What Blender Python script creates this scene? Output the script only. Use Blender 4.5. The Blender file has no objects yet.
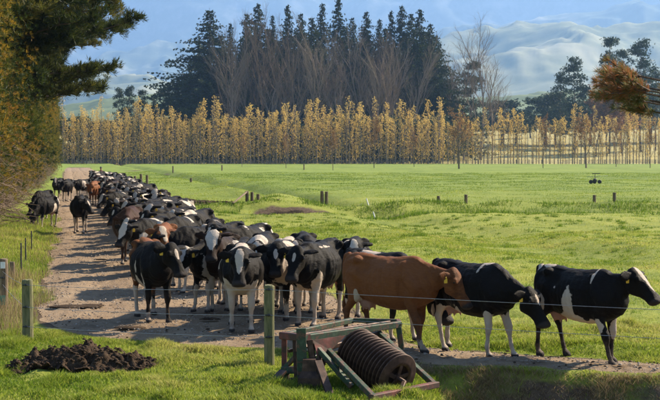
import bpy, bmesh, math, random
import numpy as np
from mathutils import Vector, Matrix
R = math.radians
random.seed(7)
rng = np.random.default_rng(11)
S = bpy.context.scene
COL = S.collection

# ------------------------------------------------------------------ camera, light, exposure
F, CH, HY = 1300.0, 2.9, 155.0            # focal length in photo pixels, camera height, horizon row
cam_d = bpy.data.cameras.new('camera'); cam = bpy.data.objects.new('camera', cam_d); COL.objects.link(cam)
cam_d.sensor_width = 36; cam_d.lens = F/660*36; cam_d.clip_start = .2; cam_d.clip_end = 60000
cam.location = (0, 0, CH); cam.rotation_euler = (R(90)-math.atan(45/F), 0, 0)
cam_d.dof.use_dof = True; cam_d.dof.focus_distance = 21; cam_d.dof.aperture_fstop = 6.3
S.camera = cam
SUN_AZ, SUN_EL = R(34), R(36)             # azimuth from +X towards +Y
sd = Vector((math.cos(SUN_AZ)*math.cos(SUN_EL), math.sin(SUN_AZ)*math.cos(SUN_EL), math.sin(SUN_EL)))
W = bpy.data.worlds.new('World'); S.world = W; W.use_nodes = True
nt = W.node_tree; nt.nodes.clear()
sky = nt.nodes.new('ShaderNodeTexSky'); sky.sky_type = 'NISHITA'; sky.sun_disc = False
sky.sun_elevation = SUN_EL; sky.sun_rotation = math.pi/2-SUN_AZ; sky.air_density = 1.0; sky.dust_density = .4; sky.ozone_density = 3
bg = nt.nodes.new('ShaderNodeBackground'); bg.inputs[1].default_value = .05
wo = nt.nodes.new('ShaderNodeOutputWorld')
nt.links.new(sky.outputs[0], bg.inputs[0]); nt.links.new(bg.outputs[0], wo.inputs[0])
sl = bpy.data.lights.new('sun', 'SUN'); sl.energy = 5.0; sl.angle = R(1.5); sl.color = (1, .86, .65)
so = bpy.data.objects.new('sun', sl); COL.objects.link(so); so.rotation_euler = sd.to_track_quat('Z', 'Y').to_euler()
S.view_settings.view_transform = 'Standard'; S.view_settings.look = 'None'; S.view_settings.exposure = 1.9; S.view_settings.gamma = 1
S.render.resolution_x = 1024; S.render.resolution_y = 621
try:
    S.cycles.volume_bounces = 1; S.cycles.transparent_max_bounces = 12
except Exception: pass

# ------------------------------------------------------------------ helpers
def G(px, py, z=0.0):
    """ground point (world) from a photo pixel"""
    Y = F*(CH-z)/(py-HY)
    return ((px-330)/F*Y, Y)
def XZ(px, py, Y):
    return ((px-330)/F*Y, CH-(py-HY)*Y/F)
def hsh(i, j, k, seed):
    n = (i.astype(np.int64)*374761393 + j.astype(np.int64)*668265263 + k.astype(np.int64)*2147483647 + seed*974634777) & 0xffffffff
    n = ((n ^ (n >> 13))*1274126177) & 0xffffffff
    n = ((n ^ (n >> 15))*2246822519) & 0xffffffff
    return ((n ^ (n >> 16)) & 0xffffff)/float(0xffffff)
def vn(x, y, seed=0):
    x = np.asarray(x, float); y = np.asarray(y, float)
    i = np.floor(x); j = np.floor(y); u = x-i; v = y-j; u = u*u*(3-2*u); v = v*v*(3-2*v)
    z = np.zeros_like(i)
    a = hsh(i, j, z, seed); b = hsh(i+1, j, z, seed); c = hsh(i, j+1, z, seed); d = hsh(i+1, j+1, z, seed)
    return (a*(1-u)+b*u)*(1-v)+(c*(1-u)+d*u)*v
def vn3(p, seed=0):
    i = np.floor(p); f = p-i; f = f*f*(3-2*f); out = 0
    for a in (0, 1):
        for b in (0, 1):
            for c in (0, 1):
                w = (f[:, 0] if a else 1-f[:, 0])*(f[:, 1] if b else 1-f[:, 1])*(f[:, 2] if c else 1-f[:, 2])
                out = out+w*hsh(i[:, 0]+a, i[:, 1]+b, i[:, 2]+c, seed)
    return out
def fbm(x, y, o=4, seed=0):
    t = 0; a = .5
    for k in range(o):
        t = t+a*(vn(x*2**k, y*2**k, seed+k)-.5); a *= .5
    return t*2
def sst(a, b, x):
    t = np.clip((x-a)/(b-a), 0, 1); return t*t*(3-2*t)

def mesh_np(name, V, T, quads=None, mats=(), smooth=False, attrs=None, fmat=None):
    """V (n,3); T (m,3) triangles and/or quads (k,4)"""
    me = bpy.data.meshes.new(name)
    V = np.asarray(V, np.float32)
    T = np.zeros((0, 3), np.int32) if T is None else np.asarray(T, np.int32).reshape(-1, 3)
    Q = np.zeros((0, 4), np.int32) if quads is None else np.asarray(quads, np.int32).reshape(-1, 4)
    me.vertices.add(len(V)); me.vertices.foreach_set('co', V.ravel())
    nl = T.size+Q.size; me.loops.add(nl); me.loops.foreach_set('vertex_index', np.concatenate([T.ravel(), Q.ravel()]))
    me.polygons.add(len(T)+len(Q))
    ls = np.concatenate([np.arange(len(T))*3, T.size+np.arange(len(Q))*4]).astype(np.int32)
    me.polygons.foreach_set('loop_start', ls)
    if fmat is not None: me.polygons.foreach_set('material_index', np.asarray(fmat, np.int32))
    me.update(calc_edges=True)
    if smooth: me.polygons.foreach_set('use_smooth', np.ones(len(T)+len(Q), bool))
    for m in mats: me.materials.append(m)
    for k, a in (attrs or {}).items():
        a = np.asarray(a, np.float32)
        if a.ndim == 1: at = me.attributes.new(k, 'FLOAT', 'POINT'); at.data.foreach_set('value', a)
        else: at = me.attributes.new(k, 'FLOAT_COLOR', 'POINT'); at.data.foreach_set('color', a.ravel())
    return me
def link(name, data, parent=None, loc=None, rot=None):
    o = bpy.data.objects.new(name, data); COL.objects.link(o)
    if parent: o.parent = parent
    if loc is not None: o.location = loc
    if rot is not None: o.rotation_euler = rot
    return o
def tag(o, label=None, cat=None, group=None, kind=None):
    if label: o['label'] = label
    if cat: o['category'] = cat
    if group: o['group'] = group
    if kind: o['kind'] = kind
    return o
class MB:
    """collects boxes, bars, tubes, lofts into one mesh"""
    def __init__(s): s.V = []; s.F = []; s.n = 0
    def add(s, V, Fc):
        s.V.extend([tuple(v) for v in V]); s.F.extend([tuple(i+s.n for i in f) for f in Fc]); s.n += len(V)
    def bar(s, a, b, w, h, up=(0, 0, 1), bev=.12):
        """bar with a chamfered rectangular section"""
        a = Vector(a); b = Vector(b); d = (b-a).normalized(); u = Vector(up)
        if abs(d.dot(u)) > .98: u = Vector((0, 1, 0))
        r = d.cross(u).normalized(); u = r.cross(d).normalized()
        c = min(w, h)*bev; sec = []
        for sx, sy in ((1, 1), (-1, 1), (-1, -1), (1, -1)):
            p = [(sx*(w/2-c), sy*h/2), (sx*w/2, sy*(h/2-c))]
            if sx*sy > 0: p = p[::-1]
            sec += p
        V = [a+r*x+u*y for x, y in sec]+[b+r*x+u*y for x, y in sec]
        n = 8; Fc = [(i, (i+1) % n, n+(i+1) % n, n+i) for i in range(n)]+[tuple(range(n))[::-1], tuple(range(n, 2*n))]
        s.add(V, Fc)
    def tube(s, pts, rad, n=8, cap=True):
        pts = [Vector(p) for p in pts]
        if not hasattr(rad, '__len__'): rad = [rad]*len(pts)
        V = []; prev = None
        for i, p in enumerate(pts):
            t = (pts[min(i+1, len(pts)-1)]-pts[max(i-1, 0)]).normalized()
            if prev is None:
                u = Vector((0, 0, 1)) if abs(t.z) < .9 else Vector((0, 1, 0))
            else: u = prev
            r = t.cross(u).normalized(); u = r.cross(t).normalized(); prev = u
            for k in range(n):
                a = 2*math.pi*k/n; V.append(p+(r*math.cos(a)+u*math.sin(a))*rad[i])
        Fc = []
        for i in range(len(pts)-1):
            for k in range(n): Fc.append((i*n+k, i*n+(k+1) % n, (i+1)*n+(k+1) % n, (i+1)*n+k))
        if cap: Fc += [tuple(range(n))[::-1], tuple(range((len(pts)-1)*n, len(pts)*n))]
        s.add(V, Fc)
    def loft(s, rings):
        """rings of equal length"""
        n = len(rings[0]); V = [v for r in rings for v in r]; Fc = []
        for i in range(len(rings)-1):
            for k in range(n): Fc.append((i*n+k, i*n+(k+1) % n, (i+1)*n+(k+1) % n, (i+1)*n+k))
        Fc += [tuple(range(n))[::-1], tuple(range((len(rings)-1)*n, len(rings)*n))]
        s.add(V, Fc)
    def lathe(s, prof, o=(0, 0, 0), ax=(0, 0, 1), n=20):
        o = Vector(o); ax = Vector(ax).normalized(); u = Vector((1, 0, 0)) if abs(ax.x) < .9 else Vector((0, 1, 0))
        r = ax.cross(u).normalized(); u = r.cross(ax)
        s.loft([[o+ax*t+(r*math.cos(2*math.pi*k/n)+u*math.sin(2*math.pi*k/n))*q for k in range(n)] for q, t in prof])
    def mesh(s, name, mat, smooth=False):
        me = bpy.data.meshes.new(name); me.from_pydata(s.V, [], s.F); me.update()
        bm = bmesh.new(); bm.from_mesh(me); bmesh.ops.recalc_face_normals(bm, faces=bm.faces); bm.to_mesh(me); bm.free()
        for m in (mat if isinstance(mat, (list, tuple)) else [mat]): me.materials.append(m)
        if smooth: me.polygons.foreach_set('use_smooth', [True]*len(me.polygons))
        return me
    def build(s, name, mat, parent=None, smooth=False): return link(name, s.mesh(name, mat, smooth), parent)

# ------------------------------------------------------------------ materials
def newmat(name):
    m = bpy.data.materials.new(name); m.use_nodes = True; t = m.node_tree; t.nodes.clear()
    out = t.nodes.new('ShaderNodeOutputMaterial'); return m, t, out
class NT:
    def __init__(s, t): s.t = t
    def n(s, typ, **kw):
        nd = s.t.nodes.new(typ)
        for k, v in kw.items():
            if k.startswith('i_'):
                key = k[2:]; key = int(key) if key.isdigit() else key
                s.set(nd, key, v)
            else: setattr(nd, k, v)
        return nd
    def set(s, nd, key, v):
        if isinstance(v, bpy.types.NodeSocket): s.t.links.new(v, nd.inputs[key])
        else: nd.inputs[key].default_value = v
    def noise(s, vec, scale, detail=4, rough=.55, dist=0):
        nd = s.n('ShaderNodeTexNoise', i_Scale=scale, i_Detail=detail, i_Roughness=rough, i_Distortion=dist)
        s.t.links.new(vec, nd.inputs['Vector']); return nd.outputs[0]
    def math(s, op, a, b=0.0, c=None, clamp=False):
        nd = s.n('ShaderNodeMath', operation=op, use_clamp=clamp); s.set(nd, 0, a); s.set(nd, 1, b)
        if c is not None: s.set(nd, 2, c)
        return nd.outputs[0]
    def ramp(s, f, stops):
        nd = s.n('ShaderNodeValToRGB'); s.t.links.new(f, nd.inputs[0]); e = nd.color_ramp.elements
        while len(e) < len(stops): e.new(.5)
        for x, (p, c) in zip(e, stops): x.position = p; x.color = (*c, 1) if len(c) == 3 else c
        return nd.outputs[0]
    def mix(s, f, a, b, bt='MIX'):
        nd = s.n('ShaderNodeMix', data_type='RGBA', blend_type=bt); s.set(nd, 0, f)
        for k, v in ((6, a), (7, b)): s.set(nd, k, (*v, 1) if isinstance(v, tuple) and len(v) == 3 else v)
        return nd.outputs[2]
    def mr(s, f, a, b, c=0., d=1.):
        nd = s.n('ShaderNodeMapRange'); s.set(nd, 0, f); s.set(nd, 1, a); s.set(nd, 2, b); s.set(nd, 3, c); s.set(nd, 4, d); return nd.outputs[0]
    def bump(s, h, strength=.5, dist=.02):
        nd = s.n('ShaderNodeBump', i_Strength=strength, i_Distance=dist); s.t.links.new(h, nd.inputs['Height']); return nd.outputs[0]
    def pos(s): return s.n('ShaderNodeNewGeometry').outputs['Position']
    def obj(s): return s.n('ShaderNodeTexCoord').outputs['Object']
    def attr(s, a, o='Fac'): return s.n('ShaderNodeAttribute', attribute_name=a).outputs[o]
    def rand(s): return s.n('ShaderNodeObjectInfo').outputs['Random']
    def pbsdf(s, out, col, rough=.6, bump=None, metal=0., spec=.5, sheen=0.):
        nd = s.n('ShaderNodeBsdfPrincipled'); nd.inputs['Sheen Weight'].default_value = sheen; nd.inputs['Sheen Roughness'].default_value = .35; nd.inputs['Sheen Tint'].default_value = (1, .82, .62, 1); s.set(nd, 'Base Color', (*col, 1) if isinstance(col, tuple) and len(col) == 3 else col)
        s.set(nd, 'Roughness', rough); s.set(nd, 'Metallic', metal); s.set(nd, 'Specular IOR Level', spec)
        if bump is not None: s.t.links.new(bump, nd.inputs['Normal'])
        if out: s.t.links.new(nd.outputs[0], out.inputs[0])
        return nd.outputs[0]

def grainy(name, stops, scale=8, rough=.8, bs=.4, bd=.01, metal=0., detail=5, stretch=None, spec=.4):
    m, t, o = newmat(name); N = NT(t); v = N.obj()
    if stretch:
        mp = N.n('ShaderNodeMapping'); t.links.new(v, mp.inputs[0]); mp.inputs['Scale'].default_value = stretch; v = mp.outputs[0]
    n1 = N.noise(v, scale, detail, .65)
    N.pbsdf(o, N.ramp(n1, stops), rough, N.bump(N.noise(v, scale*3, 4), bs, bd), metal, spec); return m

def leafmat(name, cols, transl=.35, rough=.6, spec=.25):
    """foliage: colour from a per-vertex tint (0..1) plus per-object variation"""
    m, t, o = newmat(name); N = NT(t)
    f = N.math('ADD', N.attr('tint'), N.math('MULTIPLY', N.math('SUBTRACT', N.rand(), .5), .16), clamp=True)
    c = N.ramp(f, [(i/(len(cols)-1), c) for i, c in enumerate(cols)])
    p = N.pbsdf(None, c, rough, None, 0, spec)
    tr = N.n('ShaderNodeBsdfTranslucent'); t.links.new(c, tr.inputs[0])
    mx = N.n('ShaderNodeMixShader', i_0=transl); t.links.new(p, mx.inputs[1]); t.links.new(tr.outputs[0], mx.inputs[2])
    t.links.new(mx.outputs[0], o.inputs[0]); return m

def barkmat(name, a, b): return grainy(name, [(.3, a), (.7, b)], 6, .9, .6, .02, stretch=(3, 3, .6))

# ground
def ground_mat():
    m, t, o = newmat('pasture'); N = NT(t); p = N.pos()
    sp = N.n('ShaderNodeSeparateXYZ'); t.links.new(p, sp.inputs[0])
    n1 = N.noise(p, .09, 5, .6); n2 = N.noise(p, .9, 5, .65); n3 = N.noise(p, 9, 5, .7)
    f = N.math('ADD', N.math('MULTIPLY', n1, .4), N.math('ADD', N.math('MULTIPLY', n2, .35), N.math('MULTIPLY', n3, .3)))
    g = N.ramp(f, [(.36, (.09, .12, .018)), (.47, (.19, .23, .035)), (.56, (.28, .30, .05)), (.70, (.38, .36, .09))])
    g = N.mix(N.math('MULTIPLY', N.mr(sp.outputs[1], 55, 110), .62), g, N.ramp(n1, [(.35, (.10, .165, .025)), (.65, (.16, .235, .04))]))
    # dry straw-coloured paddock far off, beyond the shelter belt
    dry = N.mr(sp.outputs[1], 425, 440); dc = N.ramp(N.noise(p, .03, 5, .6), [(.35, (.30, .25, .09)), (.65, (.42, .36, .15))])
    hi = N.mr(sp.outputs[1], 1100, 1700); g = N.mix(dry, g, dc); g = N.mix(hi, g, (.16, .19, .09))
    soil = N.ramp(N.noise(p, 7, 6, .7), [(.3, (.060, .040, .026)), (.7, (.17, .118, .078))])
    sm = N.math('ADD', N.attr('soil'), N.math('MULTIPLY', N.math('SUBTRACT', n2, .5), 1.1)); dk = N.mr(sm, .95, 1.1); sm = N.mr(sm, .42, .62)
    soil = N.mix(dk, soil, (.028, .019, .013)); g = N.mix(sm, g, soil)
    h = N.math('ADD', N.noise(p, 5, 6, .7), N.math('MULTIPLY', N.noise(p, 30, 4, .7), .4))
    N.pbsdf(o, g, .9, N.bump(h, .9, .10), 0, .15); return m
def road_mat():
    m, t, o = newmat('dirt_track'); N = NT(t); p = N.pos()
    mp = N.n('ShaderNodeMapping'); t.links.new(p, mp.inputs[0]); mp.inputs['Rotation'].default_value = (0, 0, R(-11.4)); mp.inputs['Scale'].default_value = (1, .12, 1)
    n1 = N.noise(mp.outputs[0], .9, 4, .6); n2 = N.noise(p, 2.2, 6, .7); n3 = N.noise(p, 38, 4, .7)
    f = N.math('ADD', N.math('MULTIPLY', n1, .4), N.math('ADD', N.math('MULTIPLY', n2, .35), N.math('MULTIPLY', n3, .25)))
    c = N.ramp(f, [(.33, (.145, .096, .058)), (.45, (.235, .162, .100)), (.55, (.30, .215, .137)), (.68, (.38, .29, .19))])
    vo = N.n('ShaderNodeTexVoronoi', i_Scale=24.0); t.links.new(p, vo.inputs['Vector'])
    st = N.math('MULTIPLY', N.mr(vo.outputs['Distance'], .30, .12), N.mr(N.noise(p, 5, 2), .5, .62))
    c = N.mix(st, c, (.40, .34, .28))
    damp = N.mr(N.noise(p, .45, 5, .7), .57, .68); c = N.mix(N.math('MULTIPLY', damp, .55), c, (.075, .05, .034))
    h = N.math('ADD', N.math('MULTIPLY', N.noise(p, 11, 7, .75), 1.), N.math('MULTIPLY', st, .35))
    N.pbsdf(o, c, .92, N.bump(h, .9, .05), 0, .2); return m
M = {}
M['ground'] = ground_mat(); M['road'] = road_mat()
M['grass'] = leafmat('grass_blades', [(.055, .11, .010), (.14, .22, .016), (.30, .345, .045), (.45, .41, .13)], .5)
M['straw'] = leafmat('dry_straw', [(.14, .10, .05), (.27, .19, .10), (.42, .33, .18)], .35)
M['soil'] = grainy('dark_soil', [(.3, (.024, .015, .009)), (.55, (.060, .038, .023)), (.8, (.13, .086, .052))], 14, .95, .9, .03, spec=.15)
M['stone'] = grainy('pebble', [(.3, (.16, .12, .09)), (.7, (.38, .32, .26))], 9, .85)
M['post'] = grainy('weathered_post', [(.3, (.075, .085, .035)), (.55, (.17, .16, .075)), (.8, (.26, .21, .13))], 7, .9, .7, .008, stretch=(4, 4, .7))
M['post_brown'] = grainy('brown_post', [(.3, (.08, .055, .035)), (.7, (.26, .19, .12))], 7, .9, .7, .008, stretch=(4, 4, .7))
M['stake'] = grainy('dark_stake', [(.3, (.03, .03, .028)), (.7, (.09, .08, .07))], 12, .7)
M['wire'] = grainy('galvanised_wire', [(.3, (.35, .34, .33)), (.7, (.6, .58, .55))], 20, .35, .1, .001, .8)
M['insul'] = grainy('black_plastic', [(.3, (.012, .012, .012)), (.7, (.04, .04, .04))], 20, .45, .1, .001)
M['green'] = grainy('flaking_green_paint', [(.43, (.11, .058, .036)), (.50, (.026, .046, .024)), (.62, (.038, .072, .036)), (.85, (.13, .14, .10))], 11, .7, .4, .004)
M['red'] = grainy('rust_red_paint', [(.45, (.07, .038, .026)), (.6, (.16, .045, .034)), (.85, (.26, .14, .11))], 7, .75, .4, .004)
M['rust'] = grainy('rusty_steel', [(.35, (.03, .018, .014)), (.55, (.075, .042, .03)), (.8, (.15, .10, .08))], 8, .55, .5, .004, .5)
M['white'] = grainy('white_paint', [(.3, (.6, .6, .58)), (.7, (.8, .8, .78))], 8, .5, .1, .001)
M['teal'] = grainy('teal_plastic', [(.3, (.01, .16, .13)), (.7, (.02, .24, .2))], 8, .5, .1, .001)
M['yellow'] = grainy('yellow_tag', [(.3, (.62, .36, .02)), (.7, (.8, .5, .04))], 30, .5, .1, .001)
M['blue'] = grainy('blue_tag', [(.3, (.05, .22, .5)), (.7, (.08, .32, .65))], 30, .5, .1, .001)
M['pinktag'] = grainy('pink_tag', [(.3, (.7, .12, .14)), (.7, (.8, .2, .2))], 30, .5, .1, .001)
M['eye'] = grainy('dark_eye', [(.3, (.008, .006, .005)), (.7, (.02, .015, .012))], 8, .12, 0, .001)
M['bark'] = barkmat('pine_bark', (.045, .032, .024), (.14, .10, .075))
M['bark_pale'] = barkmat('pale_bark', (.15, .11, .08), (.31, .24, .18))
M['twig'] = barkmat('dead_twigs', (.10, .066, .044), (.24, .165, .11))
M['hedge'] = leafmat('golden_needles', [(.012, .024, .007), (.03, .048, .010), (.075, .095, .014), (.16, .14, .018), (.28, .185, .022), (.33, .18, .03)], .40)
M['pine'] = leafmat('pine_needles', [(.012, .022, .008), (.028, .045, .012), (.085, .092, .020), (.20, .16, .03)], .42)
M['pine_red'] = leafmat('reddish_pine_needles', [(.07, .10, .04), (.14, .16, .05), (.28, .13, .05), (.40, .12, .045)], .35)
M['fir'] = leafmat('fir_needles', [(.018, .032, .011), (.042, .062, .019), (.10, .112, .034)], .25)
M['farpine'] = leafmat('far_pine_needles', [(.020, .038, .020), (.035, .060, .028), (.06, .085, .04)], .2)
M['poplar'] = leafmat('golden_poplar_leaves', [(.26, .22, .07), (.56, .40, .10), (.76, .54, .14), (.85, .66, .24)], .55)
M['autumn'] = leafmat('rusty_leaves', [(.14, .08, .035), (.28, .14, .05), (.38, .20, .08)], .4)

# cow coats.  attribute coat: R white field, G muzzle/hoof, B skin pink, A brown field
def coat_mat(name, base, base2, light, amp=.0, shift=False, points=None):
    m, t, o = newmat(name); N = NT(t); v = N.obj(); at = N.n('ShaderNodeAttribute', attribute_name='coat'); fine = N.noise(v, 17, 5, .65)
    sp = N.n('ShaderNodeSeparateColor'); t.links.new(at.outputs['Color'], sp.inputs[0])
    r = N.rand(); vv = v
    if shift:
        cb = N.n('ShaderNodeCombineXYZ'); N.set(cb, 0, N.math('MULTIPLY', r, 91.7)); N.set(cb, 1, N.math('MULTIPLY', r, 37.1))
        ad = N.n('ShaderNodeVectorMath', operation='ADD'); t.links.new(v, ad.inputs[0]); t.links.new(cb.outputs[0], ad.inputs[1]); vv = ad.outputs[0]
    big = N.noise(vv, 1.5, 2, .5, .4); small = N.noise(v, 6.5, 6, .62)
    w = N.math('ADD', sp.outputs[0], N.math('MULTIPLY', N.math('SUBTRACT', big, .52), amp))
    w = N.math('ADD', w, N.math('MULTIPLY', N.math('SUBTRACT', small, .5), .75)); w = N.math('ADD', w, N.math('MULTIPLY', N.math('SUBTRACT', fine, .5), .28)); w = N.mr(w, .48, .52)
    hair = N.noise(v, 60, 3, .7)
    dark = N.mix(N.noise(v, 3.5, 4, .6), base, base2)
    if shift: dark = N.mix(N.mr(N.math('FRACT', N.math('MULTIPLY', r, 17.3)), .75, 1.0, 0., .7), dark, (.035, .016, .009))
    dark = N.mix(N.mr(N.math('ADD', at.outputs['Alpha'], N.math('MULTIPLY', N.math('SUBTRACT', small, .5), .5)), .40, .62), dark, (.20, .075, .028))
    if points:
        sx = N.n('ShaderNodeSeparateXYZ', i_0=v); lowz = N.mr(sx.outputs[2], .78, .40); fr = N.mr(sx.outputs[0], .50, 1.15)
        dark = N.mix(N.math('MULTIPLY', N.math('MAXIMUM', lowz, N.math('MULTIPLY', fr, .75)), N.mr(small, .30, .60)), dark, points)
    mh = N.n('ShaderNodeMapping'); t.links.new(v, mh.inputs[0]); mh.inputs['Scale'].default_value = (.35, 1, 1.3); streak = N.noise(mh.outputs[0], 34, 4, .7)
    dark = N.mix(N.mr(streak, .42, .75, 0., .22), dark, tuple(min(1, c*1.8+.001) for c in base2))
    lt = N.mix(hair, light, tuple(c*.78 for c in light))
    dirt = N.math('MULTIPLY', N.mr(N.n('ShaderNodeSeparateXYZ', i_0=v).outputs[2], .55, .05), N.mr(small, .4, .62))
    c = N.mix(w, dark, lt); c = N.mix(N.math('MULTIPLY', dirt, .8), c, (.15, .105, .075))
    c = N.mix(sp.outputs[2], c, (.30, .17, .13)); c = N.mix(sp.outputs[1], c, (.035, .028, .026))
    N.pbsdf(o, c, .55, N.bump(N.math('ADD', N.math('MULTIPLY', streak, .7), N.noise(v, 10, 6, .7)), .8, .018), 0, .06, .035); return m
M['holstein'] = coat_mat('black_white_coat', (.0045, .004, .004), (.011, .008, .0065), (.52, .42, .33))
M['herd'] = coat_mat('black_white_coat_varied', (.005, .0045, .004), (.014, .010, .008), (.55, .46, .37), .9, True)
M['jersey'] = coat_mat('brown_coat', (.13, .044, .015), (.20, .075, .026), (.50, .40, .30), points=(.055, .020, .009))
M['darkbrown'] = coat_mat('dark_brown_coat', (.030, .014, .009), (.055, .024, .014), (.50, .42, .35))

# ------------------------------------------------------------------ terrain
K = .2015                                   # the track runs along X = s - K*Y
front = [(36, 310), (42, 322), (60, 332), (100, 339), (190, 345.5), (300, 351.5), (440, 367), (550, 371.5), (660, 377), (900, 388), (1300, 400)]
fp = sorted([G(*q) for q in front], key=lambda q: q[1])
LY = [q[1] for q in fp]+[25.5, 30000]; LX = [q[0] for q in fp]+[-.57-K*25.5, -.57-K*30000]
LY = [12]+LY; LX = [40]+LX
RY = [12, 16.6, 17.3, 17.95, 18.76, 19.0, 19.5, 20.4, 22, 27, 45, 70, 30000]
RX = [60, 13, 8.0, 4.56, 2.74, 2.25, 1.35, 1.0, .75, -.1, 4.9-K*45, 4.9-K*70, 4.9-K*30000]
def lx(Y): return np.interp(Y, LY, LX)
def rx(Y): return np.interp(Y, RY, RX)
def roaddist(X, Y):
    """>0 inside the track (metres, approx)"""
    e = .05
    dl = (lx(Y+e)-lx(Y-e))/(2*e); dr = (rx(Y+e)-rx(Y-e))/(2*e)
    return np.minimum((X-lx(Y))/np.sqrt(1+dl*dl), (rx(Y)-X)/np.sqrt(1+dr*dr))
# near edge (bank top) as function of X
_bx = sorted([(q[0], q[1]) for q in fp]); BX = [q[0] for q in _bx]; BY = [q[1] for q in _bx]
MOUND = [(75, 372, .95, .55, .19), (112, 371, .62, .40, .13), (48, 376, .55, .36, .10), (92, 362, .6, .4, .14)]
def height(X, Y):
    X = np.asarray(X, float); Y = np.asarray(Y, float)
    s = X+K*Y; rd = roaddist(X, Y); out = sst(-.15, -.85, rd)
    far = sst(18, 60, Y)
    z = out*(.05*fbm(X*1.3, Y*1.3, 4, 3)+.20*far*fbm(X*.25, Y*.25, 4, 9)+.05)
    z = z+out*.085*fbm(X*2.6, Y*2.6, 4, 21)*sst(60, 25, Y)
    # verge between the track and the hedge
    z = z+sst(-.6, -2.4, s)*.12*sst(20, 30, Y)
    # paddock right of the herd: a low terrace parallel to the track
    pad = sst(17.5, 30, Y)
    z = z+pad*sst(12.0, 14.6, s+.6*fbm(Y*.12, X*0, 2, 5))*(-.35)+pad*sst(16, 18.5, s)*.30
    # second drain further out, beyond the cross ditch
    dd = s-16.5-1.2*fbm(Y*.03, Y*0, 2, 8); z = z-.55*np.exp(-(dd/1.4)**2)*sst(70, 82, Y)
    z = z+.25*np.exp(-((dd+3.4)/1.5)**2)*sst(70, 82, Y)
    # cross ditch and its rough spoil bank
    cy = 68+1.5*fbm(X*.06, X*0, 3, 12)
    cut = sst(6.0, 8.5, s)
    deep = np.exp(-((X+1.9)/2.25)**6)
    z = z-cut*(.35+.75*deep)*np.exp(-((Y-cy)/1.9)**2)
    z = z+cut*(.26+.26*fbm(X*.5, Y*.5, 4, 31))*np.exp(-((Y-cy-4.2)/1.6)**2)*(1-deep)
    z = z+(sst(5.2, 6.2, s)*sst(10.0, 8.2, s))*(.16+.4*fbm(X*1.1, Y*.8, 3, 33))*np.exp(-((Y-74)/2.2)**2)
    z = z+deep*cut*.42*sst(cy+.3, cy+1.6, Y)*sst(92, 76, Y)-deep*cut*.12*sst(60, 65, Y)*sst(cy+1, cy, Y)
    # bank falling towards the camera at the right
    by = np.interp(X, BX, BY); fall = sst(.9, 2.0, X+.0)
    dn = by-.12-Y+.12*fbm(X*2, X*0, 3, 41)
    z = z-fall*(.95*sst(0, 1.3, dn)+.03*sst(0, .25, dn))
    z = z+fall*sst(-.25, .1, dn)*sst(.5, .1, dn)*.05
    # mound bed
    # far paddock rising behind the shelter belt
    z = z+sst(440, 900, Y)*20+sst(900, 3000, Y)*30
    return z
def soilf(X, Y):
    s = X+K*Y; cy = 68+1.5*fbm(X*.06, X*0, 3, 12); deep = np.exp(-((X+1.9)/2.25)**6)
    f = deep*np.exp(-((Y-cy-.7)/1.3)**2)*1.7*sst(6, 8, s)
    f = np.maximum(f, sst(5.0, 6.2, s)*sst(12.4, 10, s)*np.exp(-((Y-74)/1.8)**2)*.8)
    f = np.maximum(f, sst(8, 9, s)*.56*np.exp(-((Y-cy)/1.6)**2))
    f = np.maximum(f, .55*np.exp(-((Y-95)/2.2)**2)*sst(4.5, 5.5, s)*sst(11, 9, s))
    f = np.maximum(f, .65*np.exp(-((Y-230)/9)**2)*sst(8, 10, s)*sst(20, 17, s))
    by = np.interp(X, BX, BY); dn = by-.12-Y
    f = np.maximum(f, sst(.9, 2.0, X)*sst(.10, .35, dn)*.62)
    rd = roaddist(X, Y); f = np.maximum(f, sst(-.35, -.0, rd)*.75*sst(330, 290, Y))
    f = np.maximum(f, sst(-.9, -3, s)*.45*sst(22, 28, Y)*sst(400, 300, Y))
    return f
rows = np.concatenate([[-60, -30, -10, 0, 6, 10, 12, 13.2], np.arange(14, 24, .055), 24*1.0085**np.arange(0, 170), 24*1.0085**169*1.02**np.arange(1, 120)])
rows = rows[rows < 1050]; rows = np.concatenate([rows, np.array([1150, 1300, 1500, 1800, 2300, 3000, 4500, 7000, 11000, 16000])])
u = np.linspace(-1, 1, 421); cu = .16*u+.84*u**3
wY = np.maximum(34, rows*1.0)
GX = cu[None, :]*wY[:, None]; GY = np.repeat(rows[:, None], len(u), 1)
GZ = height(GX, GY); n_r, n_c = GX.shape
idx = np.arange(n_r*n_c).reshape(n_r, n_c)
Q = np.stack([idx[:-1, :-1], idx[:-1, 1:], idx[1:, 1:], idx[1:, :-1]], -1).reshape(-1, 4)
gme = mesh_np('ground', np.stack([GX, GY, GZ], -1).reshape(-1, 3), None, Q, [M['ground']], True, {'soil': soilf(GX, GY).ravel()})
tag(link('ground', gme), kind='structure')

# the track
ry = np.concatenate([np.arange(15.6, 21.5, .03), 21.5*1.006**np.arange(0, 205), 21.5*1.006**204*1.03**np.arange(1, 52)]); ry = ry[ry < 300]
e = .05; dl = np.sqrt(1+((lx(ry+e)-lx(ry-e))/(2*e))**2); dr = np.sqrt(1+((rx(ry+e)-rx(ry-e))/(2*e))**2)
Lx = lx(ry)+fbm(ry*1.7+lx(ry)*1.7, lx(ry)*.9, 5, 51)*np.where(ry > 24, .30, .14)*dl; Rx = rx(ry)+fbm(ry*1.7+rx(ry)*1.7, rx(ry)*.9, 5, 57)*.14*dr
Rx = np.minimum(np.maximum(Rx, Lx+.02), 24)
Lx = np.minimum(Lx, 23.9)
v = np.linspace(0, 1, 130); RXX = Lx[:, None]*(1-v)+Rx[:, None]*v; RYY = np.repeat(ry[:, None], len(v), 1)
s_ = RXX+K*RYY
rdd = roaddist(RXX, RYY)
rut = -.035*(np.exp(-((s_-.75)/.3)**2)+np.exp(-((s_-2.4)/.3)**2))*sst(19.8, 22, RYY)
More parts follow.
